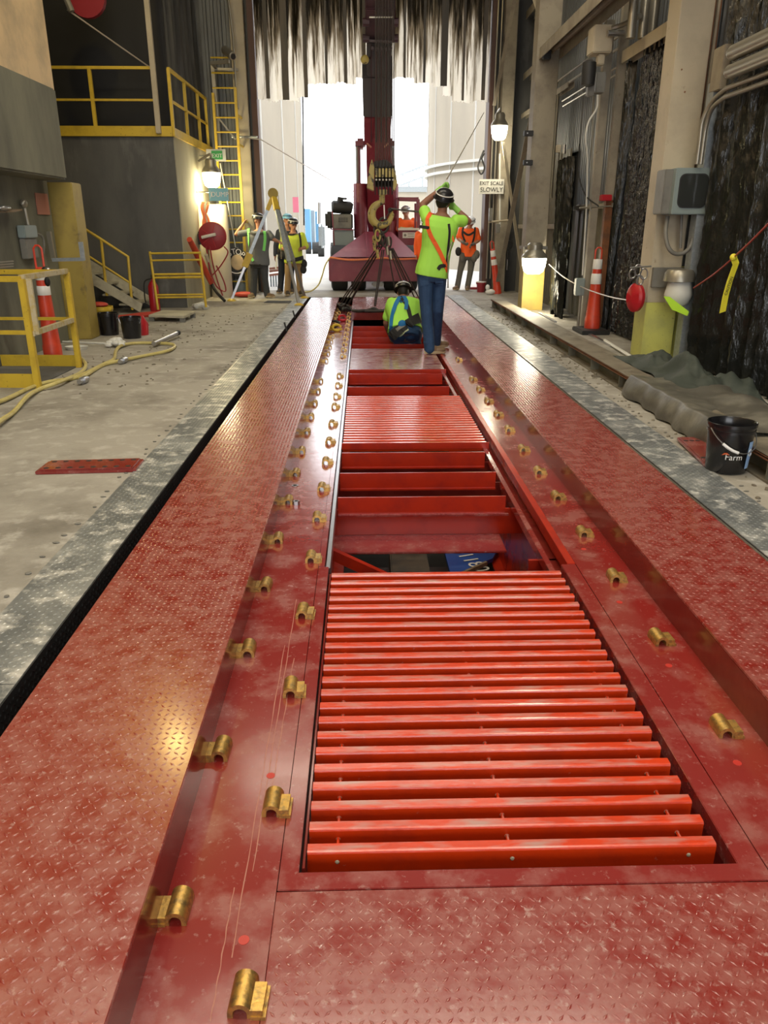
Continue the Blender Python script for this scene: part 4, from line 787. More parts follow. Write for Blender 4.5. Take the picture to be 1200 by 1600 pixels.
MB().box(-3.88, A.x-.03, 7.34, 8.45, .0, .012).build('floor_hatch', 'concdark', gr_)
MB().bar(A2+V((.1, .2, .02)), A2+V((.05, .9, .9)), .03, .03).build('stay', 'greyside', gr_)
t = thing('chain_padlock', 'black and chrome clamp on the cone behind the guard rail', 'clamp', at_y(72, 425, 8.4)); MB().ell(at_y(71, 424, 8.5), (.04, .04, .05)).ell(at_y(74, 440, 8.5), (.03, .03, .05)).build('clamp', 'black', t, smooth=True); MB().ell(at_y(74, 421, 8.44), (.03, .02, .02)).build('buckle', 'steel', t, smooth=True)
# air hoses on floor
h1 = [(-60, 640), (0, 627), (45, 607), (75, 597), (110, 592), (130, 585), (160, 570), (178, 561), (181, 549), (190, 540), (215, 536), (262, 537), (273, 541), (262, 548), (230, 555), (190, 563), (160, 571), (125, 592)]
zs = .018
H = curve([at_z(x, y, zs+.012*(i % 2)) for i, (x, y) in enumerate(h1)], 6); top(MB().tube(H, .019, 8), 'air_hose', 'hosey', 'yellow air hose looping out across the left floor', 'hose', smooth=True)
h2 = [(-60, 700), (0, 658), (22, 643), (42, 620), (62, 608), (90, 598), (125, 583), (134, 570), (127, 560)]
top(MB().tube(curve([at_z(x, y, .022+.025*(i % 2)) for i, (x, y) in enumerate(h2)], 6), .019, 8), 'air_hose', 'hosey', 'yellow air hose ending at the guard rail corner post', 'hose', smooth=True)
for (x, y, l) in ((130, 594, 'nearer chrome coupling on the yellow air hose'), (192, 563, 'farther taped coupling on the yellow air hose')):
    a = at_z(x, y, .035); t = thing('hose_coupling', l, 'coupling', a); d = (at_z(x+12, y-5, .03)-a).normalized(); MB().tube([a-d*.10, a-d*.03, a-d*.03, a+d*.05, a+d*.05, a+d*.1], [.024, .024, .036, .036, .026, .026], 10).build('body', 'steel', t, smooth=True); MB().ell(a+V((0, .04, .0)), (.03, .03, .02)).build('lever', 'steel', t)
a, b = at_z(240, 537, .05), at_z(276, 521, .07); t = thing('steel_tube', 'chrome tube with black cap lying at the hose loop', 'tube', a); MB().tube([a, b], .03, 10).build('tube', 'steel', t, smooth=True); MB().tube([b, b+(b-a).normalized()*.07], .034, 10).build('cap', 'black', t)
# mop like broom on the floor
a, b = at_z(98, 534, .04), at_z(170, 537, .04); t = thing('floor_mop', 'white mop with long handle lying behind the guard rail', 'mop', a); MB().tube([a, b], .013, 8).build('handle', 'signwhite', t); mb = MB()
for i in range(14): q = b+V((random.uniform(-.02, .18), random.uniform(-.09, .09), random.uniform(-.01, .05))); mb.ell(q, (.05, .035, .03), n=8, k=5)
mb.build('mop_head', 'signwhite', t, smooth=True)
t = thing('paint_tray', 'small white tray on the floor behind the guard rail post', 'tray', at_z(120, 545)); MB().lathe([(1e-4, 0), (.12, 0), (.14, .04), (.13, .04), (.11, .01), (1e-4, .01)], at_z(120, 546), 20, Matrix.Diagonal(V((1, .8, 1))).to_3x3()).build('tray', 'signwhite', t, smooth=True)
# buckets
def bucket(label, x, y, r, h, m, lid=None, tilt=None):
    q = at_z(x, y); t = thing('bucket', label, 'bucket', q); R = tilt
    MB().lathe([(1e-4, 0), (r*.86, 0), (r, h*.85), (r*1.06, h*.86), (r*1.06, h), (r*.98, h), (r*.82, .02), (1e-4, .02)], q, 22, R).build('body', m, t, smooth=True)
    MB().tube([q+V((math.cos(a)*r*1.08, -.03-.1*math.sin(a)*r, h*.92-.12*math.sin(a))) for a in [math.pi*k/10 for k in range(11)]], .004, 5).build('wire_handle', 'steel', t); return t
bucket('yellow bucket with red rag standing behind the two dark buckets on the left', 163, 519, .15, .36, 'yellow')
bucket('black bucket, left one of the two in front of the stairs', 172, 523, .14, .30, 'blackgloss')
bucket('black bucket, right one of the two in front of the stairs', 207, 528, .135, .28, 'blackgloss')
t = thing('rag', 'red rag lying on the yellow bucket', 'rag', at_z(160, 480)); MB().ell(at_z(160, 519)+V((0, 0, .38)), (.13, .1, .04)).build('rag_cloth', 'hosered', t, smooth=True)
t = thing('gas_can', 'red container behind the right black bucket', 'container', at_z(222, 524)); q = at_z(221, 523); MB().lathe([(1e-4, 0), (.1, 0), (.11, .15), (.05, .26), (1e-4, .26)], q, 14).build('body', 'redplastic', t, smooth=True)
top(MB().tube(curve([at_z(x, y, .03) for x, y in ((120, 512), (150, 500), (190, 497), (230, 492), (275, 490))], 5), .05, 8), 'red_hose', 'hosered', 'thick dark red hose lying in front of the stair foot', 'hose', smooth=True)
top(MB().box(*sorted((at_z(118, 527).x, at_z(150, 527).x)), 10.6, 10.95, 0, .12), 'carton', 'wood', 'brown carton on the floor left of the yellow bucket', 'carton', bevel=.008)
# ---- stairs in front of block
st = thing('steel_stair', 'pale steel stair with yellow handrail rising left in front of the concrete block', 'stair', at_z(215, 487))
Yst = 14.05; foot = at_y(222, 487, Yst); foot.z = 0; slope = .62; nst = 8; run = .26; rise = run*slope
for yy in (13.75, 14.62):
    a = V((foot.x+.05, yy, .02)); b = a+V((-nst*run-.2, 0, nst*rise+.1)); MB().hull([a, b, b+V((0, 0, .22)), a+V((.05, 0, .14))], [p+V((0, .02, 0)) for p in (a, b, b+V((0, 0, .22)), a+V((.05, 0, .14)))]).build('stringer', 'cream', st)
for i in range(nst): MB().box(foot.x-.05-(i+1)*run, foot.x-.0-i*run, 13.78, 14.62, (i+1)*rise-.03, (i+1)*rise).build('tread', 'cream', st, bevel=.004)
yh = 13.78; P = [at_y(207, 484, yh), at_y(200, 401, yh), at_y(158, 374, yh), at_y(112, 345, yh)]
MB().tube(P, .024, 8).build('handrail', 'yellow', st, smooth=True); MB().tube([at_y(203, 442, yh), at_y(115, 385, yh)], .018, 8).build('mid_rail', 'yellow', st); MB().tube([at_y(158, 375, yh), at_y(167, 462, yh)], .024, 8).build('rail_post', 'yellow', st)
# fire extinguisher
q = at_z(243, 486); t = thing('fire_extinguisher', 'red fire extinguisher standing behind the yellow ladder frame', 'extinguisher', q); MB().lathe([(1e-4, 0), (.085, 0), (.09, .03), (.09, .42), (.05, .50), (.025, .52), (.025, .56), (1e-4, .56)], q, 18).build('cylinder', 'redplastic', t, smooth=True)
MB().tube(curve([q+V((.0, -.02, .56)), q+V((-.13, -.04, .5)), q+V((-.15, -.05, .25)), q+V((-.14, -.05, .15))], 5), .012, 6).build('hose', 'black', t); MB().box(q.x-.02, q.x+.07, q.y-.02, q.y+.02, .56, .62).build('handle', 'black', t, bevel=.004)
# yellow ladder-like barricade
lf = thing('barrier_frame', 'yellow tubular barrier frame leaning upright near the block corner', 'barrier', at_z(285, 485)); Yb = 14.0
for (p, q) in (((234, 393), (247, 484)), ((312, 393), (322, 480))): MB().tube([at_y(*p, Yb), at_y(*q, Yb-.1)], .022, 8).build('upright', 'yellow', lf, smooth=True)
for (y, xa, xb, r) in ((396, 235, 314, .018), (407, 236, 313, .016), (429, 240, 317, .02), (434, 242, 316, .02), (461, 244, 320, .016), (465, 246, 321, .016)): MB().tube([at_y(xa, y, Yb-.03), at_y(xb, y-1, Yb-.03)], r, 8).build('cross_rail', 'yellow', lf, smooth=True)
q = at_z(300, 490); pal = thing('low_platform', 'low pale platform on small feet under the barrier frame', 'platform', q); c4 = [at_z(232, 492, .10), at_z(287, 494, .10), at_z(305, 486, .10), at_z(255, 484, .10)]
MB().hull([p-V((0, 0, .035)) for p in c4], c4).build('top_sheet', 'cream', pal, bevel=.004)
for p in c4: d = (sum(c4, V())/4-p)*.12+p; MB().box(d.x-.04, d.x+.04, d.y-.03, d.y+.03, 0, .066).build('foot', 'greyside', pal)
t = thing('crumpled_paper', 'crumpled white paper on the floor beside the barrier frame', 'paper', at_z(312, 478)); mb = MB()
for i in range(6): mb.ell(at_z(305+i*3, 479, .05)+V((0, random.uniform(-.05, .05), random.uniform(-.01, .05))), (.07, .05, .05), n=6, k=4)
mb.build('paper', 'signwhite', t)
# ---- platform rails on block
pr_ = thing('platform_railing', 'yellow railing around the top of the concrete block', 'railing', (-4.5, 14.8, 2.9)); zt = 3.90; zm = 3.42
MB().box(-8.9, -3.24, 14.70, 14.75, 2.86, 3.02).build('toe_plate', 'yellow', pr_, bevel=.004); MB().box(-3.235, -3.20, 14.7, 18.3, 2.86, 3.0).build('toe_plate', 'yellow', pr_, bevel=.004)
MB().bar((-8.9, 14.75, zt), (-3.5, 14.75, zt), .045, .045).build('top_rail', 'yellow', pr_); MB().bar((-8.9, 14.75, zm), (-3.5, 14.75, zm), .035, .035).build('mid_rail', 'yellow', pr_)
for x in (at_y(150, 200, 14.75).x,): MB().bar((x, 14.75, 2.9), (x, 14.75, zt), .055, .055, (0, 1, 0)).build('rail_post', 'yellow', pr_)
MB().bar((-3.24, 14.8, zt), (-3.24, 18.1, zt), .045, .045).build('top_rail', 'yellow', pr_); MB().bar((-3.24, 14.8, zm), (-3.24, 18.1, zm), .035, .035).build('mid_rail', 'yellow', pr_)
for y in (14.8, 16.0, 17.2, 18.05): MB().bar((-3.24, y, 2.9), (-3.24, y, zt), .05, .05, (0, 1, 0)).build('rail_post', 'yellow', pr_)
top(MB().box(-3.50, -3.42, 14.62, 14.7, 2.9, 7.9), 'timber_post', 'wood', 'tall timber post at the corner of the railing', 'post', bevel=.004)
bpy.data.objects['timber_post'].data.materials[0] = M['beige']
top(MB().tube([at_y(105, 15, 14), at_y(238, 108, 15)], .012, 6), 'steel_cable', 'copper', 'pale cable slanting down to the timber post in the upper left', 'cable')
t = thing('wall_winch', 'dark red hanging reel with grey arm at the top left', 'reel', at_y(120, 10, 14.2)); MB().lathe([(1e-4, -.05), (.3, -.05), (.3, .05), (1e-4, .05)], at_y(135, -5, 14.4), 24, Matrix.Rotation(math.pi/2, 3, 'X')).build('drum', 'maroon', t, smooth=True); MB().tube([at_y(100, -10, 14), at_y(112, 18, 14)], .05, 8).build('arm', 'greyside', t)
# ---- ladder
ld = thing('fixed_ladder', 'yellow fixed ladder climbing the end wall left of the doorway', 'ladder', (-3.0, 17.9, 0)); Yl = 17.6
L0, L1 = at_y(352, 462, Yl), at_y(335, 145, Yl); R0, R1 = at_y(383, 462, Yl), at_y(372, 145, Yl)
xl, xr = (L0.x+L1.x)/2, (R0.x+R1.x)/2
MB().box(xl-.025, xl+.025, Yl-.02, Yl+.05, 0.0, L1.z).build('stile', 'yellow', ld, bevel=.004); MB().box(xr-.025, xr+.025, Yl-.02, Yl+.05, 0.0, R1.z+.1).build('stile', 'yellow', ld, bevel=.004)
n_r = 17
for i in range(n_r): z = .28+i*.268; MB().cyl((xl, Yl+.01, z), (xr, Yl+.01, z), .016, 8).build('rung', 'yellow', ld)
for z in (1.5, 3.0, 3.55): MB().bar((xr, Yl, z), (xr+.02, 18.14, z), .03, .04).build('stand_off', 'yellow', ld)
# camera and wall frame
t = thing('security_camera', 'small grey security camera on a bracket above the ladder', 'camera', at_y(355, 85, 17.3)); a, b = at_y(351, 78, 17.3), at_y(364, 88, 17.0); MB().tube([a, b, b+(b-a)*.02], [.075, .075, .06], 14).build('body', 'conduit', t, smooth=True); MB().cyl(b, b+(b-a)*.05, .05, 12).build('lens', 'black', t)
MB().bar(at_y(329, 99, 17.4), at_y(358, 96, 17.3), .06, .06).bar(at_y(331, 99, 17.4), V((at_y(331, 99, 17.4).x, 18.38, at_y(331, 99, 17.4).z)), .05, .05).build('bracket', 'conduit', t)
t = thing('wall_scaffold', 'grey pipe frame behind the ladder top', 'pipe frame', (-3.2, 17.9, 3.5)); MB().bar(at_y(332, 100, 17.9), at_y(344, 235, 17.9), .07, .07, (0, 1, 0)).build('upright', 'conduit', t); MB().bar(at_y(332, 108, 17.9), at_y(372, 109, 17.9), .05, .05).build('cross_bar', 'conduit', t); MB().bar(at_y(342, 185, 17.95), at_y(368, 218, 17.95), .05, .03).build('diagonal', 'conduit', t)
top(MB().tube(curve([at_y(356, -5, 17.9), at_y(364, 60, 17.9), at_y(368, 130, 17.8), at_y(372, 170, 17.7)], 6), .022, 8), 'hanging_rope', 'conduit', 'pale rope hanging down to the top of the ladder', 'rope', smooth=True)
# EXIT, DUMP signs
sx = thing('exit_sign', 'white and green EXIT sign above the left lamp', 'sign', at_y(338, 242, 16.9)); pbox(MB(), 323, 233, 352, 252, 16.9, .02).build('panel', 'signwhite', sx, bevel=.003); pbox(MB(), 331, 235.5, 347, 249, 16.885, .012).build('green_field', 'signgreen', sx)
a = at_y(326, 243, 16.92); MB().bar(a, (-3.235, 16.95, a.z), .03, .02).build('hanger', 'steel', sx); text('EXIT', .10, at_y(339, 243.5, 16.88), (math.pi/2, 0, 0), 'white', sx)
sd = thing('dump_sign', 'blue sign reading DUMP below the left lamp', 'sign', at_y(342, 304, 16.3)); a = at_y(330, 300, 16.32); MB().bar(a, (-3.235, 16.35, a.z), .03, .02).build('hanger', 'steel', sd); pbox(MB(), 327, 294, 356, 314, 16.3, .02).build('panel', 'signblue', sd, bevel=.003); text('DUMP', .125, at_y(343.5, 304, 16.29), (math.pi/2, 0, 0), 'white', sd)
MB().hull([at_y(328, 297, 16.29), at_y(331, 304, 16.29), at_y(328, 311, 16.29), at_y(329.5, 304, 16.29)], [p+V((0, .008, 0)) for p in (at_y(328, 297, 16.29), at_y(331, 304, 16.29), at_y(328, 311, 16.29), at_y(329.5, 304, 16.29))]).build('arrow_mark', 'white', sd)
lamp('brightly lit lamp on the pale side of the concrete block', 331, 270, 293, 29, 16.6, 'lampglass', 85, (1, .85, .45), bracket_to=(-3.2, 16.6, at_y(310, 252, 16.6).z))
# pipe/bollard behind reel
c = at_z(343, 470); top(MB().lathe([(.22, 0), (.22, 1.80), (.2, 1.83), (1e-4, 1.83)], (-2.98, 17.0, 0), 24), 'concrete_bollard', 'silo', 'round grey concrete pipe behind the red hose reel', 'bollard', smooth=True)
rr = thing('hose_reel', 'dark red round hose reel with orange hoses by the block corner', 'hose reel', at_y(332, 369, 16.3)); c = at_y(332, 369, 16.2)
for dy in (-.09, .09): MB().lathe([(1e-4, -.012), (.25, -.012), (.265, 0), (.25, .012), (1e-4, .012)], c+V((0, dy, 0)), 28, Matrix.Rotation(math.pi/2, 3, 'X')).build('side_disc', 'maroon', rr, smooth=True)
MB().lathe([(.15, -.09), (.15, .09)], c, 20, Matrix.Rotation(math.pi/2, 3, 'X')).build('drum', 'hosered', rr, smooth=True); MB().tube([at_y(315, 371, 16.05), at_y(337, 366, 16.05)], .03, 8).build('crank', 'signwhite', rr, smooth=True); MB().bar(at_y(313, 362, 16.2), at_y(314, 382, 16.2), .05, .2).build('bracket', 'black', rr)
for k in range(5): a = 2*math.pi*k/5; MB().bar(c+V((0, -.105, 0)), c+V((.22*math.cos(a), -.105, .22*math.sin(a))), .015, .01).build('rib', 'redplastic', rr)
t = thing('hanging_hoses', 'orange hoses hooked on the block corner above the red reel', 'hose', at_y(322, 320, 16.4))
for k, (x0, x1, x2) in enumerate(((315, 320, 317), (320, 324, 330), (324, 318, 319), (317, 326, 322))): MB().tube(curve([at_y(x0+2, 316, 16.45), at_y(x0, 325, 16.42), at_y(x1, 345, 16.4), at_y(x2, 362, 16.35)], 5), .026, 8).build('hose', 'hoseor' if k != 1 else 'cream', t, smooth=True)
t = thing('trailing_hoses', 'dark hoses trailing from the reel down to the floor', 'hose', at_y(345, 430, 16.2))
for P in ([(328, 385), (332, 410), (340, 440), (348, 462)], [(350, 385), (356, 395), (345, 415), (330, 432)], [(322, 385), (328, 420), (338, 447), (352, 455), (350, 440), (338, 415)]): MB().tube(curve([at_y(x, y, 16.1) for x, y in P], 6), .014, 6).build('hose', 'maroon', t, smooth=True)
t = thing('boom_bar', 'orange boom bar leaning against the block corner behind the barrier frame', 'bar', at_y(310, 400, 15.5)); MB().tube([at_x(296, 374, -3.15), at_x(312, 405, -3.12), at_x(330, 442, -3.05)], [.05, .07, .05], 10).build('bar', 'cone', t, smooth=True); MB().tube(curve([at_x(330, 442, -3.05), at_x(337, 455, -2.95), at_z(351, 470, .03)], 5), .03, 8).build('strap', 'black', t, smooth=True)
MB().tube([at_x(322, 398, -3.08), at_x(328, 416, -3.05)], .035, 8).build('handle', 'cream', t, smooth=True)
# stop board with ring of letters
sb = thing('stop_sign', 'round black board with white STOP lettering hanging on the ladder', 'sign', at_y(369, 409, 17.3)); c = at_y(369, 409, 17.3); MB().lathe([(1e-4, 0), (.29, 0), (.29, .02), (1e-4, .02)], c, 8, Matrix.Rotation(math.pi/2, 3, 'X')).build('board', 'ink', sb); MB().ell(c+V((.03, -.03, -.01)), (.14, .015, .16)).build('tan_centre', 'tan', sb, smooth=True)
MB().bar(c+V((0, .02, .26)), c+V((0, .31, .27)), .02, .02).build('hook', 'steel', sb)
for k, ch in enumerate('STOP'): a = math.radians(128-k*28); text(ch, .16, c+V((.205*math.cos(a), -.03, .205*math.sin(a))), (math.pi/2, math.radians(90)-a, 0), 'white', sb)
MB().tube([c+V((.235*math.cos(a), -.03, .235*math.sin(a))) for a in [math.radians(195+k*13) for k in range(12)]], .012, 5).build('white_trim', 'white', sb)
top(MB().tube([at_y(344, 255, 17.5), at_y(378, 440, 17.4)], .012, 6), 'pull_rope', 'signwhite', 'thin pale rope slanting down in front of the yellow ladder', 'rope')
# floor hatch hole + plates near tripod
t = thing('floor_slot', 'dark slot cut in the floor between the tripod feet', 'slot', at_z(434, 471)); c4 = [at_z(412, 473.5), at_z(455, 474), at_z(459, 470.5), at_z(418, 470)]; MB().hull([p+V((0, 0, .001)) for p in c4], [p+V((0, 0, .006)) for p in c4]).build('opening', 'black', t)
# grey transit pail + red bag at ladder foot
t = thing('tool_bag', 'red cloth bag lying at the foot of the ladder', 'bag', at_z(380, 461)); MB().ell(at_z(382, 460, .06), (.25, .12, .06)).build('bag', 'hosered', t, smooth=True)
t = thing('grey_pail', 'grey green pail at the ladder foot behind the grey shirt worker', 'pail', at_z(380, 455)); MB().lathe([(1e-4, 0), (.13, 0), (.15, .3), (.13, .3), (.11, .02), (1e-4, .02)], V((at_z(380, 458).x, 17.75, 0)), 18).build('body', 'greybox', t, smooth=True)
# ---- tripod
tp = thing('rescue_tripod', 'silver and yellow tripod standing over the floor slot on the left', 'tripod', at_z(434, 470)); topc = at_y(427, 305, 16.2)
F1, F2, F3 = at_z(362, 468, .03), at_z(467, 475, .03), at_z(475, 464, .03); F3 = at_z(476, 464, .03)
for F_, m1 in ((F1, 'galvpost'), (F2, 'conduit'), (F3, 'conduit')):
    d = F_-topc; MB().bar(topc+d*.08, topc+d*.62, .075, .06).build('upper_leg', 'galvpost', tp, bevel=.004); MB().bar(topc+d*.55, F_, .05, .045).build('lower_leg', 'steel', tp)
    MB().lathe([(.09, 0), (.09, .02), (.04, .05), (1e-4, .05)], (F_.x, F_.y, 0), 10).build('foot', 'yellow', tp)
    MB().bar(topc+d*.02, topc+d*.14, .10, .08).build('leg_hinge', 'yellow', tp, bevel=.008)
d = F1-topc; MB().bar(topc+d*.55, topc+d*.68, .13, .13).build('leg_collar', 'yellow', tp, bevel=.01)
MB().lathe([(1e-4, -.03), (.10, -.03), (.10, .03), (1e-4, .03)], topc+V((0, -.02, .03)), 16, Matrix.Rotation(math.pi/2, 3, 'X')).build('pulley', 'yellowcol', tp, smooth=True); MB().tube([topc+V((.1, 0, 0)), V((topc.x+.1, topc.y, .8))], .006, 5).build('winch_line', 'copper', tp)
# small clutter on floor beside left gap
for k, (x, y) in enumerate(((461, 497), (448, 517))):
    top(MB().tube([at_z(x, y, .01), at_z(x, y, .01)+V((-.03, 0, .12))], .012, 6), 'marker_pin', 'black', ('farther', 'nearer')[k]+' small dark pin standing beside the left edge plate', 'pin')
# ================================================================== DOORWAY CURTAIN, EXTERIOR, CRANE
M['stripdark'] = mat('dark_overlap_strip', (.045, .036, .026), .5, mix=(.10, .075, .05), mscale=3, stretch=(1, 1, .2))
cu_ = thing('strip_curtain', 'grimy hanging strip curtain filling the top of the doorway with ragged bottom', 'curtain', (.2, 18.42, 6.5)); rs = random.Random(5)
def cbot(x):
    px = 600+1200*(x-.49)/19.5
    if px < 490 or px > 690: return 3.92
    if px < 505: return 3.92+.33*(px-490)/15
    if px > 668: return 3.92+.33*(690-px)/22
    return 4.25+(.10 if 560 < px < 640 else 0)
x = -2.19; i = 0
while x < 2.68:
    wd_ = rs.uniform(.20, .27); x2 = min(x+wd_, 2.71); vs = []; nn = 8; zb = cbot((x+x2)/2)+rs.uniform(-.02, .02); bulge = rs.uniform(.02, .06)*(1 if i % 2 else -1)
    for z in (zb, zb+.7, 6.55):
        for k in range(nn+1): u = k/nn; vs.append((x+(x2-x)*u, 18.42+(.025 if i % 2 else 0)+bulge*math.sin(math.pi*u)*(1 if z < 6 else .4), z+(rs.uniform(-.012, .012) if z == zb else 0)))
    fs = [(j*(nn+1)+k, j*(nn+1)+k+1, (j+1)*(nn+1)+k+1, (j+1)*(nn+1)+k) for j in range(2) for k in range(nn)]
    n0 = len(vs); vs += [(a, b+.004, c) for a, b, c in vs]; fs += [tuple(q+n0 for q in reversed(f)) for f in fs]
    MB().add(vs, fs).build('curtain_strip', 'strip', cu_, smooth=True)
    if i % 2 == 0 and x2 < 2.65:
        w2 = rs.choice((.05, .08, .14)) if abs(x) > 1.1 else rs.choice((.05, .07)); MB().box(x2-w2/2-.02, x2+w2/2-.02, 18.385, 18.392, zb+rs.uniform(-.02, .03), 6.5).build('overlap_strip', 'stripdark', cu_)
    x = x2-.03; i += 1
MB().box(-2.32, 2.8, 18.36, 18.6, 6.5, 6.62).build('head_rail', 'galvdark', cu_)
# silos
def silo(label, edge_px, side, Y, R, bands):
    e = at_y(edge_px, 300, Y); c = V((e.x+side*R, Y, 0)); t = thing('concrete_silo', label, 'silo', c); n = 64; vs = []; 
    MB().lathe([(R, 0), (R, 26), (1e-4, 26)], c, 96).build('shell', 'silo', t, smooth=True)
    for k in range(0, 96, 3):
        a = 2*math.pi*k/96; MB().box(-.03, .03, -.02, .02, 0, 26, Matrix.Translation(c+V((R*math.cos(a), R*math.sin(a), 0))) @ Matrix.Rotation(a+math.pi/2, 4, 'Z')).build('joint_rib', 'concout', t)
    for z in bands: MB().lathe([(R+.0, z), (R+.12, z), (R+.12, z+.08), (R, z+.08)], c, 96, close=True).build('band', 'signwhite', t)
    return t
silo('tall pale concrete silo outside, seen at the left of the doorway', 474, -1, 30, 6, ())
silo('tall pale concrete silo outside, seen at the right of the doorway', 668, 1, 31, 7, (3.1, 3.35))
t = thing('conveyor_gallery', 'faint slanting conveyor gallery far outside between crane and right silo', 'conveyor', at_y(645, 280, 60)); a, b = at_y(625, 290, 60), at_y(672, 272, 60)
for dz in (0, .7): MB().bar(a+V((0, 0, dz)), b+V((0, 0, dz)), .12, .12).build('chord', 'galvpost', t)
for k in (.3, .75): p = a+(b-a)*k; MB().bar(p, V((p.x, p.y, 0)), .15, .15, (0, 1, 0)).build('support_leg', 'galvpost', t)
for k in range(9): p = a+(b-a)*(k/9); MB().bar(p, p+(b-a)/9+V((0, 0, .7)), .07, .07).build('diagonal', 'galvpost', t)
t = thing('far_building', 'pale low building far outside behind the crane cab', 'building', at_y(650, 350, 50)); a = at_y(612, 300, 50); b = at_y(672, 300, 50); MB().box(a.x, b.x, 50, 55, 0, a.z).build('wall', 'silo', t); MB().box(a.x-.2, b.x+.2, 49.8, 55, a.z, a.z+.3).build('roof', 'galvpost', t)
# containers / trailer outside
t = thing('blue_trailer', 'blue trailer parked far outside beyond the left silo', 'trailer', at_z(488, 395)); Y = 44
for k, (x0, x1) in enumerate(((478, 484), (485, 491), (491.5, 497))): a = at_y(x0, 390, Y+k); b = at_y(x1, 326+k*2, Y+k); MB().box(a.x, b.x, Y+k, Y+k+.9, a.z, b.z).build('side_panel', 'blueext' if k != 1 else 'galvpost', t)
for x in (482, 493): a = at_y(x, 395, Y); MB().cyl((a.x-.15, Y, .3), (a.x+.15, Y, .3), .3, 16).build('wheel', 'rubber', t)
t = thing('grey_truck', 'pale truck with tall exhaust far outside left of the crane', 'truck', at_z(502, 390)); a = at_y(498, 388, 34); b = at_y(507, 350, 34); MB().box(a.x, b.x, 34, 35, a.z, b.z).build('cab', 'galvpost', t, bevel=.1); MB().cyl(at_y(499, 350, 34), at_y(499, 316, 34), .09, 8).build('exhaust', 'steel', t); a = at_y(502, 394, 40); MB().cyl((a.x-.15, 40, .35), (a.x+.15, 40, .35), .35, 16).build('wheel', 'rubber', t)
t = thing('wall_sign', 'pink and red sign on the left silo', 'sign', at_y(465, 320, 24)); pbox(MB(), 458, 308, 466, 332, 23.8, .05).build('panel', 'pinksign', t)
t = thing('pipe_barrier', 'pale red pipe barrier outside the left door jamb', 'barrier', at_y(430, 430, 20)); 
for y in (418, 422, 428): MB().bar(at_y(421, y+2, 20), at_y(437, y, 20), .05, .05).build('rail', 'pinkpaper', t)
for x in (423, 427, 431, 435): MB().bar(at_y(x, 430, 20), V((at_y(x, 430, 20).x, 20, 0)), .04, .04, (0, 1, 0)).build('rail_post', 'galvpost', t)
top(MB().tube([at_y(473, 150, 22), at_z(480, 370, 1.2)*1.0 if False else at_y(475, 352, 22)], .02, 6), 'drop_cable', 'black', 'thin black cable hanging outside along the edge of the left silo', 'cable')
top(MB().tube([at_y(378, 215, 17.9), at_y(408, 218, 18.2), at_y(515, 281, 21)], .012, 6), 'guy_wire', 'copper', 'thin wire slanting from the left jamb out past the silo', 'wire')
top(MB().tube([at_y(362, 214, 18.0), at_y(402, 214, 18.0)], .022, 6), 'conduit_stub', 'galvpost', 'short pale conduit crossing the left door column', 'conduit')

# ---- crane
cr = thing('mobile_crane', 'maroon mobile crane facing the doorway with tall boom reaching into the building', 'crane', (.25, 19.5, 0)); Yc = 18.25
a = at_y(514, 440, Yc); b = at_y(655, 403, Yc); MB().box(a.x, b.x, Yc, Yc+1.2, a.z, b.z).build('front_bumper', 'crane', cr, bevel=.02)
# sloped deck above bumper (trapezoid prism)
tz = [at_y(516, 402, Yc+.02), at_y(654, 402, Yc+.02), at_y(612, 362, Yc+.9), at_y(571, 362, Yc+.9)]
MB().hull(tz, [V((p.x, Yc+1.5, p.z)) for p in tz]).build('front_hood', 'crane', cr, bevel=.01)
MB().bar(at_y(572, 364, Yc+.8), at_y(575, 403, Yc), .03, .03).build('hood_rib', 'crane', cr)
MB().tube(curve([at_y(515, 402, Yc-.06), at_y(545, 406, Yc-.06), at_y(575, 405, Yc-.06), at_y(600, 403, Yc-.06), at_y(620, 405, Yc-.06), at_y(654, 404, Yc-.06)], 4), .022, 6).build('air_hose', 'hoseor', cr, smooth=True)
top(MB().tube(curve([at_y(515, 403, Yc-.1), at_y(508, 415, Yc-.1), at_y(503, 432, Yc-.1), at_y(497, 446, Yc-.1), at_z(485, 455, .03), at_z(470, 456.5, .03)], 6), .018, 6), 'air_hose', 'hosey', 'hose dropping from the crane bumper to the floor on the left', 'hose', smooth=True)
# wheels
for x0, x1 in ((518, 543), (549, 572), (600, 622), (628, 652)):
    a = at_y(x0, 440, Yc+.5); b = at_y(x1, 440, Yc+.5); MB().tube([(a.x, Yc+.62, .50), (a.x+.03, Yc+.62, .50), (b.x-.03, Yc+.62, .50), (b.x, Yc+.62, .50)], [.44, .50, .50, .44], 28).build('wheel', 'rubber', cr, smooth=True)
MB().cyl((-.6, Yc+.62, .5), (1.2, Yc+.62, .5), .09, 10).build('axle', 'black', cr); pbox(MB(), 581, 440, 600, 448, Yc+.3, .3).build('coupling', 'signwhite', cr, bevel=.03)
MB().box(-.75, 1.28, Yc+1.2, Yc+6, .55, .95).build('chassis', 'crane', cr)
for s in (518, 628):
    a = at_y(s, 440, Yc+4); MB().tube([(a.x, Yc+4, .5), (a.x+.5, Yc+4, .5)], .5, 24).build('wheel', 'rubber', cr)
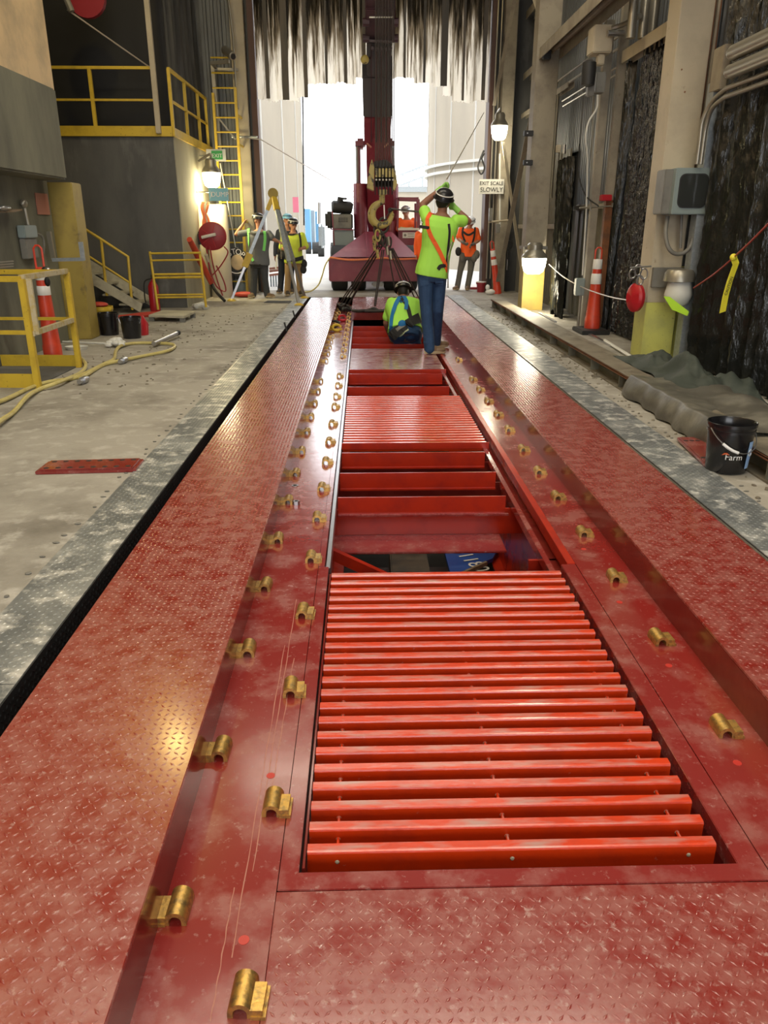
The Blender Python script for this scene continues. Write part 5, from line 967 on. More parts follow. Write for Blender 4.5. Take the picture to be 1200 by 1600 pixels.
# engine side: grey box, black tank, exhaust, rail
pbox(MB(), 520, 359, 552, 395, Yc+.75, 1.2).build('engine_box', 'greybox', cr, bevel=.02); eb = pbox(MB(), 519, 334, 551, 358, Yc+.8, 1.0).build('radiator', 'black', cr, bevel=.02)
pbox(MB(), 521, 335, 549, 357, Yc+.78, .03).build('radiator_guard', 'greyside', cr, bevel=.01)
for k in range(3):
    for j in range(5): a = at_y(530+j*3, 341+k*2.6, Yc+.77); MB().cyl(a, a+V((0, .01, 0)), .014, 8).build('vent_hole', 'black', cr)
pbox(MB(), 508, 330, 520, 357, Yc+.8, .8).build('side_tank', 'black', cr, bevel=.05)
MB().tube([at_y(518, 323, Yc+1), at_y(521, 323, Yc+1), at_y(547, 325, Yc+1), at_y(551, 326, Yc+1)], [.10, .14, .14, .1], 16).build('muffler', 'black', cr, smooth=True)
MB().tube([at_y(531, 318, Yc+1), at_y(532, 308, Yc+1)], .07, 10).build('exhaust_stub', 'black', cr, smooth=True); MB().box(*sorted((at_y(526, 311, Yc).x, at_y(541, 311, Yc).x)), Yc+.9, Yc+1.1, at_y(530, 312, Yc+1).z, at_y(530, 309, Yc+1).z).build('rain_cap', 'black', cr, bevel=.01)
MB().bar(at_y(519, 330, Yc+.6), at_y(523, 396, Yc+.6), .03, .03, (0, 1, 0)).build('grab_rail', 'crane', cr); MB().bar(at_y(516, 358, Yc+.7), at_y(553, 359, Yc+.7), .04, .03).build('top_edge', 'crane', cr)
# operator cab
pbox(MB(), 622, 359, 654, 396, Yc+1.0, .9).build('cab_body', 'crane', cr, bevel=.02); lb = cr; pbox(MB(), 629, 363, 649, 372, Yc+.97, .03).build('cab_plate', 'signwhite', cr)
q = at_y(633, 367.5, Yc+.965); MB().lathe([(1e-4, 0), (.03, 0), (.03, .004), (1e-4, .004)], q, 14, Matrix.Rotation(math.pi/2, 3, 'X')).build('plate_emblem', 'greyside', cr)
for y in (365.5, 369): MB().bar(at_y(637, y, Yc+.96), at_y(647, y, Yc+.96), .004, .012).build('plate_line', 'greyside', cr)
for (p, q) in (((622, 311), (652, 312)),): MB().bar(at_y(*p, Yc+1.1), at_y(*q, Yc+1.1), .09, .09).build('cab_roof_bar', 'crane', cr, bevel=.02)
MB().bar(at_y(653, 310, Yc+1.1), at_y(654, 360, Yc+1.1), .08, .08, (0, 1, 0)).build('cab_post', 'crane', cr, bevel=.02); MB().bar(at_y(649, 318, Yc+1.3), at_y(649, 358, Yc+1.3), .05, .05, (0, 1, 0)).build('cab_post', 'crane', cr)
MB().bar(at_y(622, 310, Yc+1.1), at_y(621, 360, Yc+1.1), .05, .05, (0, 1, 0)).build('cab_post', 'crane', cr); MB().bar(at_y(622, 358, Yc+.9), at_y(655, 358, Yc+.9), .06, .05).build('cab_sill', 'signwhite', cr)
MB().box(at_y(622, 311, Yc+1.1).x, at_y(654, 311, Yc+1.1).x, Yc+1.1, Yc+2.0, at_y(640, 311, Yc+1.1).z, at_y(640, 311, Yc+1.1).z+.04).build('cab_roof', 'crane', cr)
# lift cylinder and boom support
def tub(name, m, p, q, Y, r0, r1=None, Y2=None): return MB().tube([at_y(*p, Y), at_y(*q, Y2 or Y)], [r0, r1 or r0], 20).build(name, m, cr, smooth=True)
tub('lift_cylinder', 'crane', (564, 372), (563, 287), Yc+1.3, .165); 
for k in range(5): tub('cylinder_ring', 'crane', (563.5, 300+k*9), (563.5, 298+k*9), Yc+1.3, .175)
tub('cylinder_rod', 'steel', (560, 290), (559, 228), Yc+1.3, .06, Y2=Yc+.9); tub('cylinder_rod', 'steel', (614, 290), (613, 228), Yc+1.6, .055, Y2=Yc+.9)
tub('lift_cylinder', 'crane', (613, 372), (614, 287), Yc+1.6, .13)
# boom sections
def sect(name, m, xl0, xr0, y0, Y0, xl1, xr1, y1, Y1, dep=.55, bev=.02):
    f = [at_y(xl0, y0, Y0), at_y(xr0, y0, Y0), at_y(xr1, y1, Y1), at_y(xl1, y1, Y1)]; d = (f[3]-f[0]); nrm = V((1, 0, 0)).cross(d).normalized(); nrm = nrm if nrm.y > 0 else -nrm
    return MB().hull(f, [p+nrm*dep for p in f]).build(name, m, cr, bevel=bev)
yy = lambda y: 15.6+(Yc+1.8-15.6)*(y/370.)       # depth along the boom by image row
sect('boom_base', 'crane', 575, 619, 372, yy(372), 572, 610, 225, yy(225), .7)
sect('boom_section', 'crane', 569, 609, 228, yy(228), 569, 612, 184, yy(184), .62)
sect('boom_section', 'boommid', 567.5, 612.5, 184, yy(184), 566, 613, 121, yy(121), .60)
sect('boom_section', 'boommid', 573, 611, 121, yy(121)-.02, 573, 612, 66, yy(66), .56)
sect('boom_head', 'boomdark', 571, 617, 68, yy(68)-.06, 571, 618, 15, yy(15)-.06, .6); sect('boom_head', 'boomdark', 572, 615, 15, yy(15), 573, 616, -40, yy(-40), .6)
MB().bar(at_y(577, 27, yy(27)-.1), at_y(614, 27, yy(27)-.1), .015, .02).build('white_line', 'white', cr)
for x in (572, 617):
    for y in (35, 60): q = at_y(x, y, yy(y)-.05); MB().cyl(q-V((.06, 0, 0)), q+V((.06, 0, 0)), .07, 12).build('side_pin', 'boomdark', cr)
MB().bar(at_y(577, 64, yy(64)-.12), at_y(612, 66, yy(66)-.12), .05, .04).build('head_collar', 'boomdark', cr)
for k in range(5): x = 580+k*7; MB().bar(at_y(x, 75+k % 2*3, yy(75)-.1), at_y(x+4, 76, yy(75)-.1), .1, .05).build('sheave_guard', 'boomdark', cr, bevel=.01)
for x in (580, 588, 596, 604): MB().bar(at_y(x, 222, yy(222)-.02), at_y(x, 70, yy(70)-.03), .02, .015).build('boom_rib', 'boomdark', cr)
q = at_y(570, 93, 16.5); MB().ell(q, (.08, .06, .08)).build('warning_beacon', 'hookyellow', cr, smooth=True); MB().bar(q, at_y(580, 90, 16.7), .03, .03).build('beacon_arm', 'boomdark', cr)
# pivot yoke
for s, (xa, xb) in enumerate(((555, 571), (606, 617))):
    a = at_y(xa, 232, Yc+.9); b = at_y(xb, 216, Yc+.9); MB().box(a.x, b.x, Yc+.85, Yc+1.35, a.z, b.z).build('yoke_lug', 'crane', cr, bevel=.05)
for sgn in (-1, 1): MB().bar(at_y(590+sgn*17, 224, yy(224)-.05), at_y(590+sgn*10, 230, yy(230)-.05), .02, .03).build('yoke_web', 'pinkpaper', cr)

# ---- hook block
hk = thing('hook_block', 'worn yellow hook block with big hook hanging in front of the crane boom', 'hook block', at_y(598, 300, 15)); Yh = 15.0
def hpl(name, pts, Y, d, m='hookyellow'): f = [at_y(x, y, Y) for x, y in pts]; return MB().hull(f, [p+V((0, d, 0)) for p in f]).build(name, m, hk, bevel=.008)
hpl('left_cheek', ((577, 262), (581, 248), (585, 262), (584, 298), (573, 293)), Yh-.15, .42)
hpl('right_cheek', ((615, 262), (618, 265), (621, 288), (617, 298), (614, 296)), Yh-.15, .42)
hpl('top_cover', ((584, 252), (603, 249), (613, 257), (618, 266), (585, 265)), Yh-.05, .3, 'ink')
for k in range(6):
    x = 588+k*5.2; a = at_y(x, 276, Yh+.03); MB().lathe([(.05, -.028), (.19, -.028), (.165, 0), (.19, .028), (.05, .028)], a, 24, Matrix.Rotation(math.pi/2, 3, 'Y')).build('sheave', 'black', hk, smooth=True)
    MB().bar(at_y(x, 263, Yh-.19), at_y(x, 277, Yh-.19), .038, .02, (0, 1, 0)).build('guard_plate', 'hookyellow', hk, bevel=.005); a = at_y(x, 281, Yh-.2); MB().ell(a, (.018, .02, .018), n=8, k=5).build('bolt', 'signwhite', hk, smooth=True)
    MB().bar(at_y(x-2, 283, Yh-.17), at_y(x-1.5, 304, Yh-.1), .02, .02, (0, 1, 0)).build('lower_plate', 'black', hk)
    for s in (-1, 1): MB().tube([at_y(x+s*1.3, 268, Yh+.03+s*.1), at_y(x+s*1.3, -30, Yh+.03+s*.1)], .0085, 6).build('wire_rope', 'cable', hk)
hpl('crosshead', ((592, 296), (605, 296), (605, 304), (592, 304)), Yh-.08, .2); MB().tube([at_y(597, 303, Yh), at_y(597, 318, Yh)], .05, 12).build('shank', 'hookyellow', hk, smooth=True)
hp_ = [(597, 316), (592, 318), (585, 323), (581, 332), (582, 343), (588, 350), (597, 352), (606, 348), (611, 340), (613, 330)]; 
MB().tube(curve([at_y(x, y, Yh) for x, y in hp_], 5), [.045+.028*math.sin(math.pi*min(1, i/38.)) if i < 44 else .02 for i in range(46)], 12).build('hook', 'hookyellow', hk, smooth=True)
MB().bar(at_y(611, 327, Yh), at_y(600, 345, Yh), .035, .02).build('safety_latch', 'black', hk); MB().ell(at_y(610, 328, Yh), (.05, .04, .04)).build('latch_pivot', 'black', hk)
MB().bar(at_y(600, 320, Yh-.05), at_y(601, 342, Yh-.05), .02, .01, (0, 1, 0)).build('white_tag', 'white', hk)
# shackle bundle
bs = thing('shackle_bundle', 'bundle of shackles and sling eyes hanging on the big hook', 'shackles', at_y(598, 372, Yh)); r_ = random.Random(11)
MB().tube(ring(at_y(599, 352, Yh), .09, 0), .022, 8, cap=False).build('master_link', 'cable', bs, smooth=True)
for k in range(9):
    x = 586+r_.random()*22; y = 364+r_.random()*16; c = at_y(x, y, Yh+r_.uniform(-.12, .12)); a = r_.uniform(-.5, .5)
    MB().tube([c+Matrix.Rotation(a, 3, 'Y') @ V((.045*math.cos(t), 0, .10*math.sin(t))) for t in [2*math.pi*q/14 for q in range(15)]], .017, 7, cap=False).build('sling_eye', 'cable' if k % 3 else 'hookyellow', bs, smooth=True)
for (x, y) in ((584, 378), (589, 390), (604, 385), (609, 392), (585, 368), (606, 370)):
    a = at_y(x, y, Yh-.05); MB().tube([a, a+V((.02, 0, -.15))], [.03, .025], 8).build('ferrule', 'hookyellow' if x < 600 else 'conduit', bs, smooth=True)
# slings
k = 0
def sling(label, pts, r=.012):
    return top(MB().tube(pts, r, 6), 'wire_sling', 'cable', label, 'sling', group='wire slings under the hook')
tops = at_y(598, 362, Yh)
LS = [((590, 385), (529, 476), 16.4), ((592, 388), (533, 475), 16.4), ((594, 385), (536, 479), 16.2), ((597, 385), (541, 480), 16.2), ((598, 383), (545, 477), 16.4)]
LN = ['outermost left', 'second from the left', 'third from the left', 'fourth from the left', 'fifth from the left']
for nm, (p, q, Y) in zip(LN, LS): sling(nm+' wire sling running from the hook down to the left shackle pile', [at_y(*p, Yh), at_y(*q, Y)])
for nm, (p, q, Y) in zip(('left', 'right'), (((597, 390), (583, 490), 15.0), ((600, 390), (585, 490), 15.0))): sling(nm+' one of two wire slings hanging nearly straight to the coil on the far plate', [at_y(*p, Yh), at_y(*q, Y)])
for nm, (p, q, Y) in zip(('rightmost but four', 'rightmost but three', 'rightmost but two', 'rightmost but one', 'rightmost'), (((606, 390), (617, 452), 15.2), ((608, 388), (633, 455), 15.3), ((610, 388), (638, 452), 15.3), ((612, 388), (650, 470), 15.8), ((614, 388), (662, 480), 15.8))): sling(nm+' wire sling running down behind the two lime shirt workers', [at_y(*p, Yh), at_y(*q, Y)])
top(MB().tube(curve([at_z(551, 485, .03), at_z(560, 486, .03), at_z(575, 485, .03), at_z(584, 482, .07), at_z(592, 485.5, .03), at_z(602, 485, .03), at_z(590, 486, .03), at_z(570, 486, .03)], 5), .028, 8), 'cable_coil', 'cable', 'dark cable coil at the front edge of the far plate', 'cable', smooth=True)
# shackles on the lifting clips
for (x, y, m, l) in ((531, 478, 'rust', 'rusty shackle at the far end of the left channel'), (541, 482, 'cable', 'black shackle beside the far left clips'), (535, 497, 'redplastic', 'red shackle lying on the left channel clips'), (526, 512, 'yellow', 'yellow shackle lying on the left channel clips'), (523, 506, 'black', 'black shackle pin between red and yellow shackles')):
    c = at_z(x, y, ZC+.06); t = thing('shackle', l, 'shackle', at_z(x, y, ZC)); R = Matrix.Rotation(r_.uniform(-.8, .8), 3, 'Z')
    MB().tube([c+R @ V((.07*math.cos(t_), .04*math.sin(t_)*.5, .045*math.sin(t_)+(.0))) for t_ in [math.pi*(q/12)*1.7 for q in range(13)]], .02, 8).build('bow', m, t, smooth=True); MB().tube([c+R @ V((-.09, 0, -.03)), c+R @ V((.09, 0, -.03))], .016, 8).build('pin', m, t)
t = thing('shackle_pile', 'dark pile of sling ends and shackles at the far end of the left channel', 'sling', at_z(535, 480, ZC))
for k in range(7): c = at_z(528+k*2.8, 476+r_.random()*8, ZC+.05+.04*(k % 3)); MB().tube([c+V((.08*math.cos(t_), .08*math.sin(t_), .02*math.cos(3*t_+k))) for t_ in [2*math.pi*q/12 for q in range(13)]], .022, 7).build('sling_loop', 'black' if k % 2 else 'cable', t, smooth=True)
top(MB().tube(curve([at_y(698, 280, 10.15), at_y(725, 232, 12.5), at_y(756, 176, 18.2)], 6), .009, 6), 'tag_line', 'copper', 'thin line from the raised glove up to the right door jamb', 'rope')
top(MB().tube([at_y(612, 326, Yh-.02), at_y(625, 328, 14.0), at_y(655, 331, 11)], .014, 6), 'tag_line', 'cable', 'taut dark tag line from the hook latch towards the standing worker', 'rope')
# ================================================================== PEOPLE
def remesh(name, mb, voxel, it, m, parent, keep=True):
    me = bpy.data.meshes.new('tmp'); me.from_pydata(mb.v, [], mb.f); bm = bmesh.new(); bm.from_mesh(me); bmesh.ops.recalc_face_normals(bm, faces=bm.faces); bm.to_mesh(me); bm.free()
    o = bpy.data.objects.new('tmp', me); C.objects.link(o); r = o.modifiers.new('r', 'REMESH'); r.mode = 'VOXEL'; r.voxel_size = voxel; r.use_smooth_shade = True
    s = o.modifiers.new('s', 'SMOOTH'); s.factor = .5; s.iterations = it
    out = bpy.data.meshes.new_from_object(o.evaluated_get(bpy.context.evaluated_depsgraph_get())); bpy.data.objects.remove(o); bpy.data.meshes.remove(me)
    out.name = name; bv = BVHTree.FromPolygons([v.co.copy() for v in out.vertices], [tuple(p.vertices) for p in out.polygons])
    out.transform(Matrix.Translation(-wloc(parent))); out.polygons.foreach_set('use_smooth', [True]*len(out.polygons)); out.materials.clear(); out.materials.append(M[m])
    o = bpy.data.objects.new(name, out); C.objects.link(o); o.parent = parent; return o, bv
def capsules(mb, pts, rad, n=12):
    for p, r in zip(pts, rad): mb.ell(p, (r, r, r), n=n, k=8)
    for i in range(len(pts)-1):
        if (V(pts[i])-V(pts[i+1])).length > 1e-3: mb.tube([pts[i], pts[i+1]], [rad[i], rad[i+1]], n)
def rings(mb, rr, n=20):
    vs = []; fs = []
    for (c, wx, dx, a, b) in rr:
        for k in range(n): t = 2*math.pi*k/n; ct, st = math.cos(t), math.sin(t); vs.append(c+wx*(a*abs(ct)**.8*(1 if ct > 0 else -1))+dx*(b*abs(st)**.8*(1 if st > 0 else -1)))
    for i in range(len(rr)-1):
        for k in range(n): p = i*n+k; q = i*n+(k+1) % n; fs.append((p, q, q+n, p+n))
    fs.append(tuple(range(n-1, -1, -1))); fs.append(tuple((len(rr)-1)*n+k for k in range(n))); mb.add(vs, fs)
def torso(mb, J, g, S, lo=0., hi=1., bulk=1.):
    sh = (J['sL']+J['sR'])/2; hp = (J['hL']+J['hR'])/2; w1 = (J['sR']-J['sL']).normalized(); w0 = (J['hR']-J['hL']).normalized(); rr = []
    T = [(-.18, .145, .105), (-.08, .172, .122), (.05, .172, .122), (.25, .155, .112), (.45, .150, .112), (.65, .168, .125), (.85, .185, .125), (.97, .175, .105), (1.06, .11, .075), (1.13, .055, .055)]
    for t, a, b in T:
        if t < lo or t > hi: continue
        c = hp+(sh-hp)*t; w = (w0.lerp(w1, max(0, min(1, t)))).normalized(); d = w.cross((sh-hp).normalized()).normalized(); w = (sh-hp).normalized().cross(d).normalized()
        rr.append((c, w, d, (a*bulk*S+g), (b*bulk*S+g)))
    rings(mb, rr)
def hand(mb, wr, d, side, S, curl=.7, r=.0085):
    d = d.normalized(); side = (side-d*side.dot(d)).normalized(); nrm = d.cross(side).normalized()
    pc = wr+d*.045*S; R = Matrix((side, d, nrm)).transposed(); mb.ell(pc, (.042*S, .052*S, .017*S), R, n=12, k=7)
    for k, L in enumerate((.065, .075, .07, .055)):
        b = wr+d*.085*S+side*((k-1.5)*.021*S); a1 = curl*.6; p1 = b+(d*math.cos(a1)+nrm*math.sin(a1))*L*.5*S; a2 = curl*1.7; p2 = p1+(d*math.cos(a2)+nrm*math.sin(a2))*L*.5*S
        capsules(mb, [wr+d*.05*S+side*((k-1.5)*.019*S), b, p1, p2], [r*1.1*S, r*1.15*S, r*S, r*.85*S], 8)
    b = wr+d*.025*S-side*.03*S; p1 = b+(d*.7-side*.8+nrm*.2).normalized()*.035*S; p2 = p1+(d*.9-side*.2+nrm*.4).normalized()*.028*S; capsules(mb, [b, p1, p2], [.013*S, .011*S, .0095*S], 8)
def ribbon(name, pts, width, bv, m, parent, off=.006, n=8):
    P = curve(pts, n); Q = []; eye = V((0, 0, CAM_H))
    for p in P:
        rs_ = [q.ray_cast(eye, (p-eye).normalized(), 60) for q in (bv if isinstance(bv, tuple) else (bv,))]; rs_ = [q for q in rs_ if q[0] is not None]
        r = min(rs_, key=lambda q: q[3]) if rs_ else (bv[0] if isinstance(bv, tuple) else bv).find_nearest(p+(p-eye).normalized()*.35)
        Q.append((r[0]+r[1]*off, r[1]) if r and r[0] is not None else (p, V((0, -1, 0))))
    vs = []; fs = []
    for i, (q, nn) in enumerate(Q):
        t = (Q[min(i+1, len(Q)-1)][0]-Q[max(i-1, 0)][0]).normalized(); s = t.cross(nn).normalized(); vs += [q-s*width/2, q+s*width/2, q+s*width/2+nn*.004, q-s*width/2+nn*.004]
    for i in range(len(Q)-1):
        a = i*4
        for k in range(4): fs.append((a+k, a+(k+1) % 4, a+4+(k+1) % 4, a+4+k))
    fs += [(0, 3, 2, 1), tuple((len(Q)-1)*4+k for k in range(4))]
    return MB().add(vs, fs).build(name, m, parent, smooth=False)
def person(label, J, look, hat, hathead='hair', shirt='lime', pants='jeans', skin='skin', boot='boot', gloves=None, vox=.012, S=1., bulk=1., sleeve=.62, hairlen=0, belt=None, hat_tilt=None, untuck=True, longsleeve=False, face=True, curl=.7):
    """J: world joints. sL/sR shoulders, eL/eR elbows, wL/wR wrists, hL/hR hips, kL/kR knees, aL/aR ankles, tL/tR toes, hd head centre"""
    base = V(((J['hL'].x+J['hR'].x)/2, (J['hL'].y+J['hR'].y)/2, min(J['tL'].z, J['tR'].z)-.03)); t = thing('person', label, 'person', base)
    look = V(look).normalized(); upv = (J['hd']-(J['sL']+J['sR'])/2).normalized(); upv = (upv*.5+V((0, 0, 1))*.5).normalized() if hat_tilt is None else V(hat_tilt).normalized(); rt = look.cross(upv).normalized(); upv = rt.cross(look).normalized(); HR = Matrix((rt, look, upv)).transposed(); hc = J['hd']
    b = MB(); torso(b, J, -.004, S, -.2, 1.2, bulk)
    sh = (J['sL']+J['sR'])/2; capsules(b, [sh+(hc-sh)*.12, sh+(hc-sh)*.62], [.062*S, .056*S])
    b.ell(hc+upv*.02*S, (.076*S, .096*S, .105*S), HR); b.ell(hc+look*.03*S-upv*.05*S, (.055*S, .058*S, .065*S), HR)
    b.ell(hc+look*.095*S-upv*.015*S, (.013*S, .02*S, .022*S), HR); b.ell(hc+look*.085*S-upv*.055*S, (.026*S, .012*S, .010*S), HR)
    for s in (-1, 1): b.ell(hc+rt*s*.077*S-upv*.005*S-look*.005*S, (.010*S, .019*S, .03*S), HR)
    for a in 'LR':
        s_, e, w_ = J['s'+a], J['e'+a], J['w'+a]; m_ = s_.lerp(e, .5); f_ = e.lerp(w_, .3)
        capsules(b, [s_, m_, e, f_, w_], [.055*S, .046*S, .040*S, .041*S, .028*S])
        h_, k_, n_ = J['h'+a], J['k'+a], J['a'+a]; capsules(b, [h_, h_.lerp(k_, .5), k_, k_.lerp(n_, .35), n_], [.088*S, .073*S, .056*S, .055*S, .040*S])
        capsules(b, [n_-V((0, 0, .03*S)), J['t'+a]], [.042*S, .033*S])
        if not gloves: hand(b, w_, w_-e, (J['sR']-J['sL']).cross(w_-e)+V((.01, .02, .03)), S)
    body, bbv = remesh('body', b, vox, 3, skin, t)
    if face:
        for s in (-1, 1):
            e = hc+look*.088*S+rt*s*.031*S+upv*.012*S; MB().ell(e, (.013*S, .009*S, .009*S), HR, n=10, k=7).build('eye', 'hair', body, smooth=True); MB().bar(e+upv*.02*S-rt*.015*S, e+upv*.021*S+rt*.015*S, .006, .005).build('eyebrow', 'hair', body)
    # hair under the hat
    hb_ = MB(); hb_.ell(hc+upv*.025*S-look*.030*S, (.079*S, .082*S, .098*S), HR)
    if hairlen: hb_.ell(hc-look*.045*S-upv*hairlen*.5, (.075*S, .045*S, .06*S+hairlen*.5), HR)
    hb_.build('hair', 'hair', t, smooth=True)
    # trousers
    p = MB(); torso(p, J, .012, S, -.2, .12 if untuck else .2, bulk)
    for a in 'LR':
        h_, k_, n_ = J['h'+a], J['k'+a], J['a'+a]; capsules(p, [h_, h_.lerp(k_, .5), k_, k_.lerp(n_, .5), n_+(n_-k_).normalized()*.035], [.102*S, .088*S, .073*S, .070*S, .068*S])
        for q in (.15, .5, .85): r_2 = .074*S; c = k_.lerp(n_, .55+q*.4); p.ell(c+V((.006*math.sin(q*20), 0, 0)), (r_2, r_2, .016), n=12, k=5)
    po, pbv = remesh('trousers', p, vox, 2, pants, t)
    for a in 'LR':
        n_, tt = J['a'+a], J['t'+a]; bt = MB(); d = V((tt.x-n_.x, tt.y-n_.y, 0)); d = d.normalized() if d.length > .02 else V((look.x, look.y, 0)).normalized(); z0 = min(n_.z-.085*S, tt.z-.02)
        sidev = V((-d.y, d.x, 0)); c0 = V((n_.x, n_.y, z0))
        capsules(bt, [n_+V((0, 0, .04)), n_-V((0, 0, .02))], [.058*S, .056*S]); bt.ell(c0+d*.03*S+V((0, 0, .05*S)), (.05*S, .085*S, .055*S), Matrix((sidev, d, V((0, 0, 1)))).transposed()); bt.ell(c0+d*.125*S+V((0, 0, .038*S)), (.052*S, .085*S, .042*S), Matrix((sidev, d, V((0, 0, 1)))).transposed())
        bo, _ = remesh('boot', bt, max(vox*.8, .008), 1, boot, t)
        MB().lathe([(1e-4, -.018), (1, -.018), (1.04, .0), (1, .016), (1e-4, .016)], c0+d*.07*S+V((0, 0, .018)), 20, Matrix((sidev*.054*S, d*.135*S, V((0, 0, 1)))).transposed()).build('sole', 'sole', bo, smooth=True)
    # shirt
    s_ = MB(); torso(s_, J, .030, S, -.1 if untuck else .02, 1.1, bulk)
    for a in 'LR':
        e = J['s'+a].lerp(J['e'+a], sleeve if not longsleeve else 1)
        if longsleeve: capsules(s_, [J['s'+a], J['e'+a], J['e'+a].lerp(J['w'+a], .9)], [.072*S, .058*S, .045*S])
        else: capsules(s_, [J['s'+a], J['s'+a].lerp(e, .6), e], [.072*S, .068*S, .070*S])
    so, sbv = remesh('shirt', s_, vox, 2, shirt, t)
    if gloves:
        for a in 'LR':
            g = MB(); w_, e = J['w'+a], J['e'+a]; hand(g, w_, w_-e, (J['sR']-J['sL']).cross(w_-e)+V((.01, .02, .03)), S*1.04, r=.0105, curl=curl); capsules(g, [w_-(w_-e).normalized()*.05, w_+(w_-e).normalized()*.01], [.036*S, .034*S]); remesh('glove', g, min(vox, .008), 1, gloves, t)
    # hard hat
    if hat:
        H = MB(); n = 24; prof = [(1.26, -.02), (1.13, .0), (1.09, .02), (1.06, .3), (.95, .62), (.7, .88), (.35, 1.0), (1e-4, 1.04)]
        A = Matrix((rt*.100*S, look*.122*S, upv*.108*S)).transposed(); o = H.lathe(prof, hc+upv*.045*S, n, A).build('hard_hat', hat, t, smooth=True)
        MB().hull([hc+upv*.045*S+look*.125*S+rt*.07*S, hc+upv*.04*S+look*.165*S+rt*.03*S, hc+upv*.04*S+look*.165*S-rt*.03*S, hc+upv*.045*S+look*.125*S-rt*.07*S], [q+upv*.008 for q in (hc+upv*.045*S+look*.125*S+rt*.07*S, hc+upv*.04*S+look*.165*S+rt*.03*S, hc+upv*.04*S+look*.165*S-rt*.03*S, hc+upv*.045*S+look*.125*S-rt*.07*S)]).build('visor', hat, o)
        MB().tube([hc+upv*.10*S+rt*(.104*S*math.cos(q))+look*(.128*S*math.sin(q)) for q in [2*math.pi*k/20 for k in range(21)]], .007, 6).build('hat_band', 'black' if hat != 'hatblack' else 'white', o, smooth=True)
    return t, sbv, pbv, so, po, HR
def hz(J, t, s=0, f=0):                          # point near torso: t up spine, s sideways, f forward offset
    sh = (J['sL']+J['sR'])/2; hp = (J['hL']+J['hR'])/2; w = (J['sR']-J['sL']).normalized(); d = w.cross((sh-hp).normalized()).normalized(); return hp+(sh-hp)*t+w*s+d*f
P = at_y
# standing worker, seen from behind
Y0 = 10.15
J = dict(hd=P(692, 316, Y0+.05), sL=P(667, 341, Y0), sR=P(713, 345, Y0), eL=P(660, 320, Y0+.10), wL=P(688, 296, Y0+.22), eR=P(732, 346, Y0+.08), wR=P(712, 326, Y0+.12),
         hL=P(664, 425, Y0), hR=P(686, 425, Y0+.04), kL=P(666, 484, Y0-.03), kR=P(684, 484, Y0+.12), aL=P(671, 541, Y0-.05), aR=P(681, 521, Y0+.42), tL=P(690, 548, Y0-.02), tR=P(699, 524, Y0+.55))
J['tL'].z = ZC+.045; J['tR'].z = ZC+.045; J['aL'].z = ZC+.10; J['aR'].z = ZC+.10
pt_, sbv, pbv, so, po, HR = person('standing worker in lime shirt and blue jeans, back turned, one gloved arm raised', J, (.35, .9, .25), 'hatblack', shirt='lime', pants='jeans', skin='skindark', gloves='glovegreen', curl=1.5, vox=.009, S=1.06, bulk=1.0, hat_tilt=(.15, -.45, .9), sleeve=.5, face=True)
MB().ell(J['hd']+V((.018, .03, .085)), (.105, .115, .085), HR).build('hat_front', 'hatwhite', pt_, smooth=True)
ribbon('harness_strap', [P(672, 334, 9.8), P(668, 345, 9.8), P(672, 365, 9.8), P(684, 388, 9.8), P(694, 410, 9.8), P(698, 424, 9.8)], .05, sbv, 'webbingor', so, off=.008)
ribbon('harness_strap', [P(672, 334, 9.9), P(682, 330, 9.9), P(692, 335, 9.9)], .04, sbv, 'webbingor', so)
ribbon('harness_strap', [P(697, 415, 9.8), P(688, 416, 9.8), P(684, 421, 9.8)], .045, sbv, 'webbing', so, off=.008)
ribbon('harness_strap', [P(701, 350, 10.0), P(702, 365, 10.1), P(699, 395, 10.1), P(697, 412, 10.1)], .03, sbv, 'webbing', so)
MB().bar(P(656, 354, 9.92), P(670, 356, 9.88), .05, .035).build('lanyard_pack', 'webbing', so, bevel=.005); MB().bar(P(704, 358, 10.05), P(709, 378, 10.05), .03, .02).build('loose_strap', 'webbingor', so)
MB().tube([P(706, 378, 10.05), P(700, 400, 10.0), P(700, 450, 10.05)], .008, 6).build('cord', 'conduit', so)
ribbon('trouser_pocket', [P(663, 432, 9.8), P(663, 440, 9.8), P(664, 446, 9.8)], .11, pbv, 'jeans', po, off=.003, n=3); ribbon('trouser_pocket', [P(686, 432, 9.8), P(686, 440, 9.8), P(686, 446, 9.8)], .11, pbv, 'jeans', po, off=.003, n=3)
# crouching worker
Y0 = 11.15
J = dict(hd=P(630, 458, Y0+.38), sL=P(612, 473, Y0+.24), sR=P(648, 475, Y0+.20), eL=P(603, 504, Y0+.22), wL=P(609, 524, Y0+.42), eR=P(655, 503, Y0+.25), wR=P(652, 522, Y0+.45),
         hL=P(624, 521, Y0-.10), hR=P(642, 520, Y0-.10), kL=P(612, 510, Y0+.35), kR=P(655, 508, Y0+.35), aL=P(622, 533, Y0+.15), aR=P(650, 533, Y0+.15), tL=P(620, 536, Y0+.32), tR=P(654, 534, Y0+.32))
pt_, sbv, pbv, so, po, HR = person('crouching worker in lime shirt with blue harness, bent over the pit opening', J, (0, .85, -.5), 'hatblack', shirt='lime', pants='jeans', skin='skindark', vox=.009, S=1.06, bulk=1.22, sleeve=.72, untuck=False, face=True, hat_tilt=(0, .5, .85))
ribbon('harness_strap', [P(628, 460, 10.7), P(619, 475, 10.5), P(613, 495, 10.5), P(611, 515, 10.5)], .06, sbv, 'webbingbl', so, off=.009)
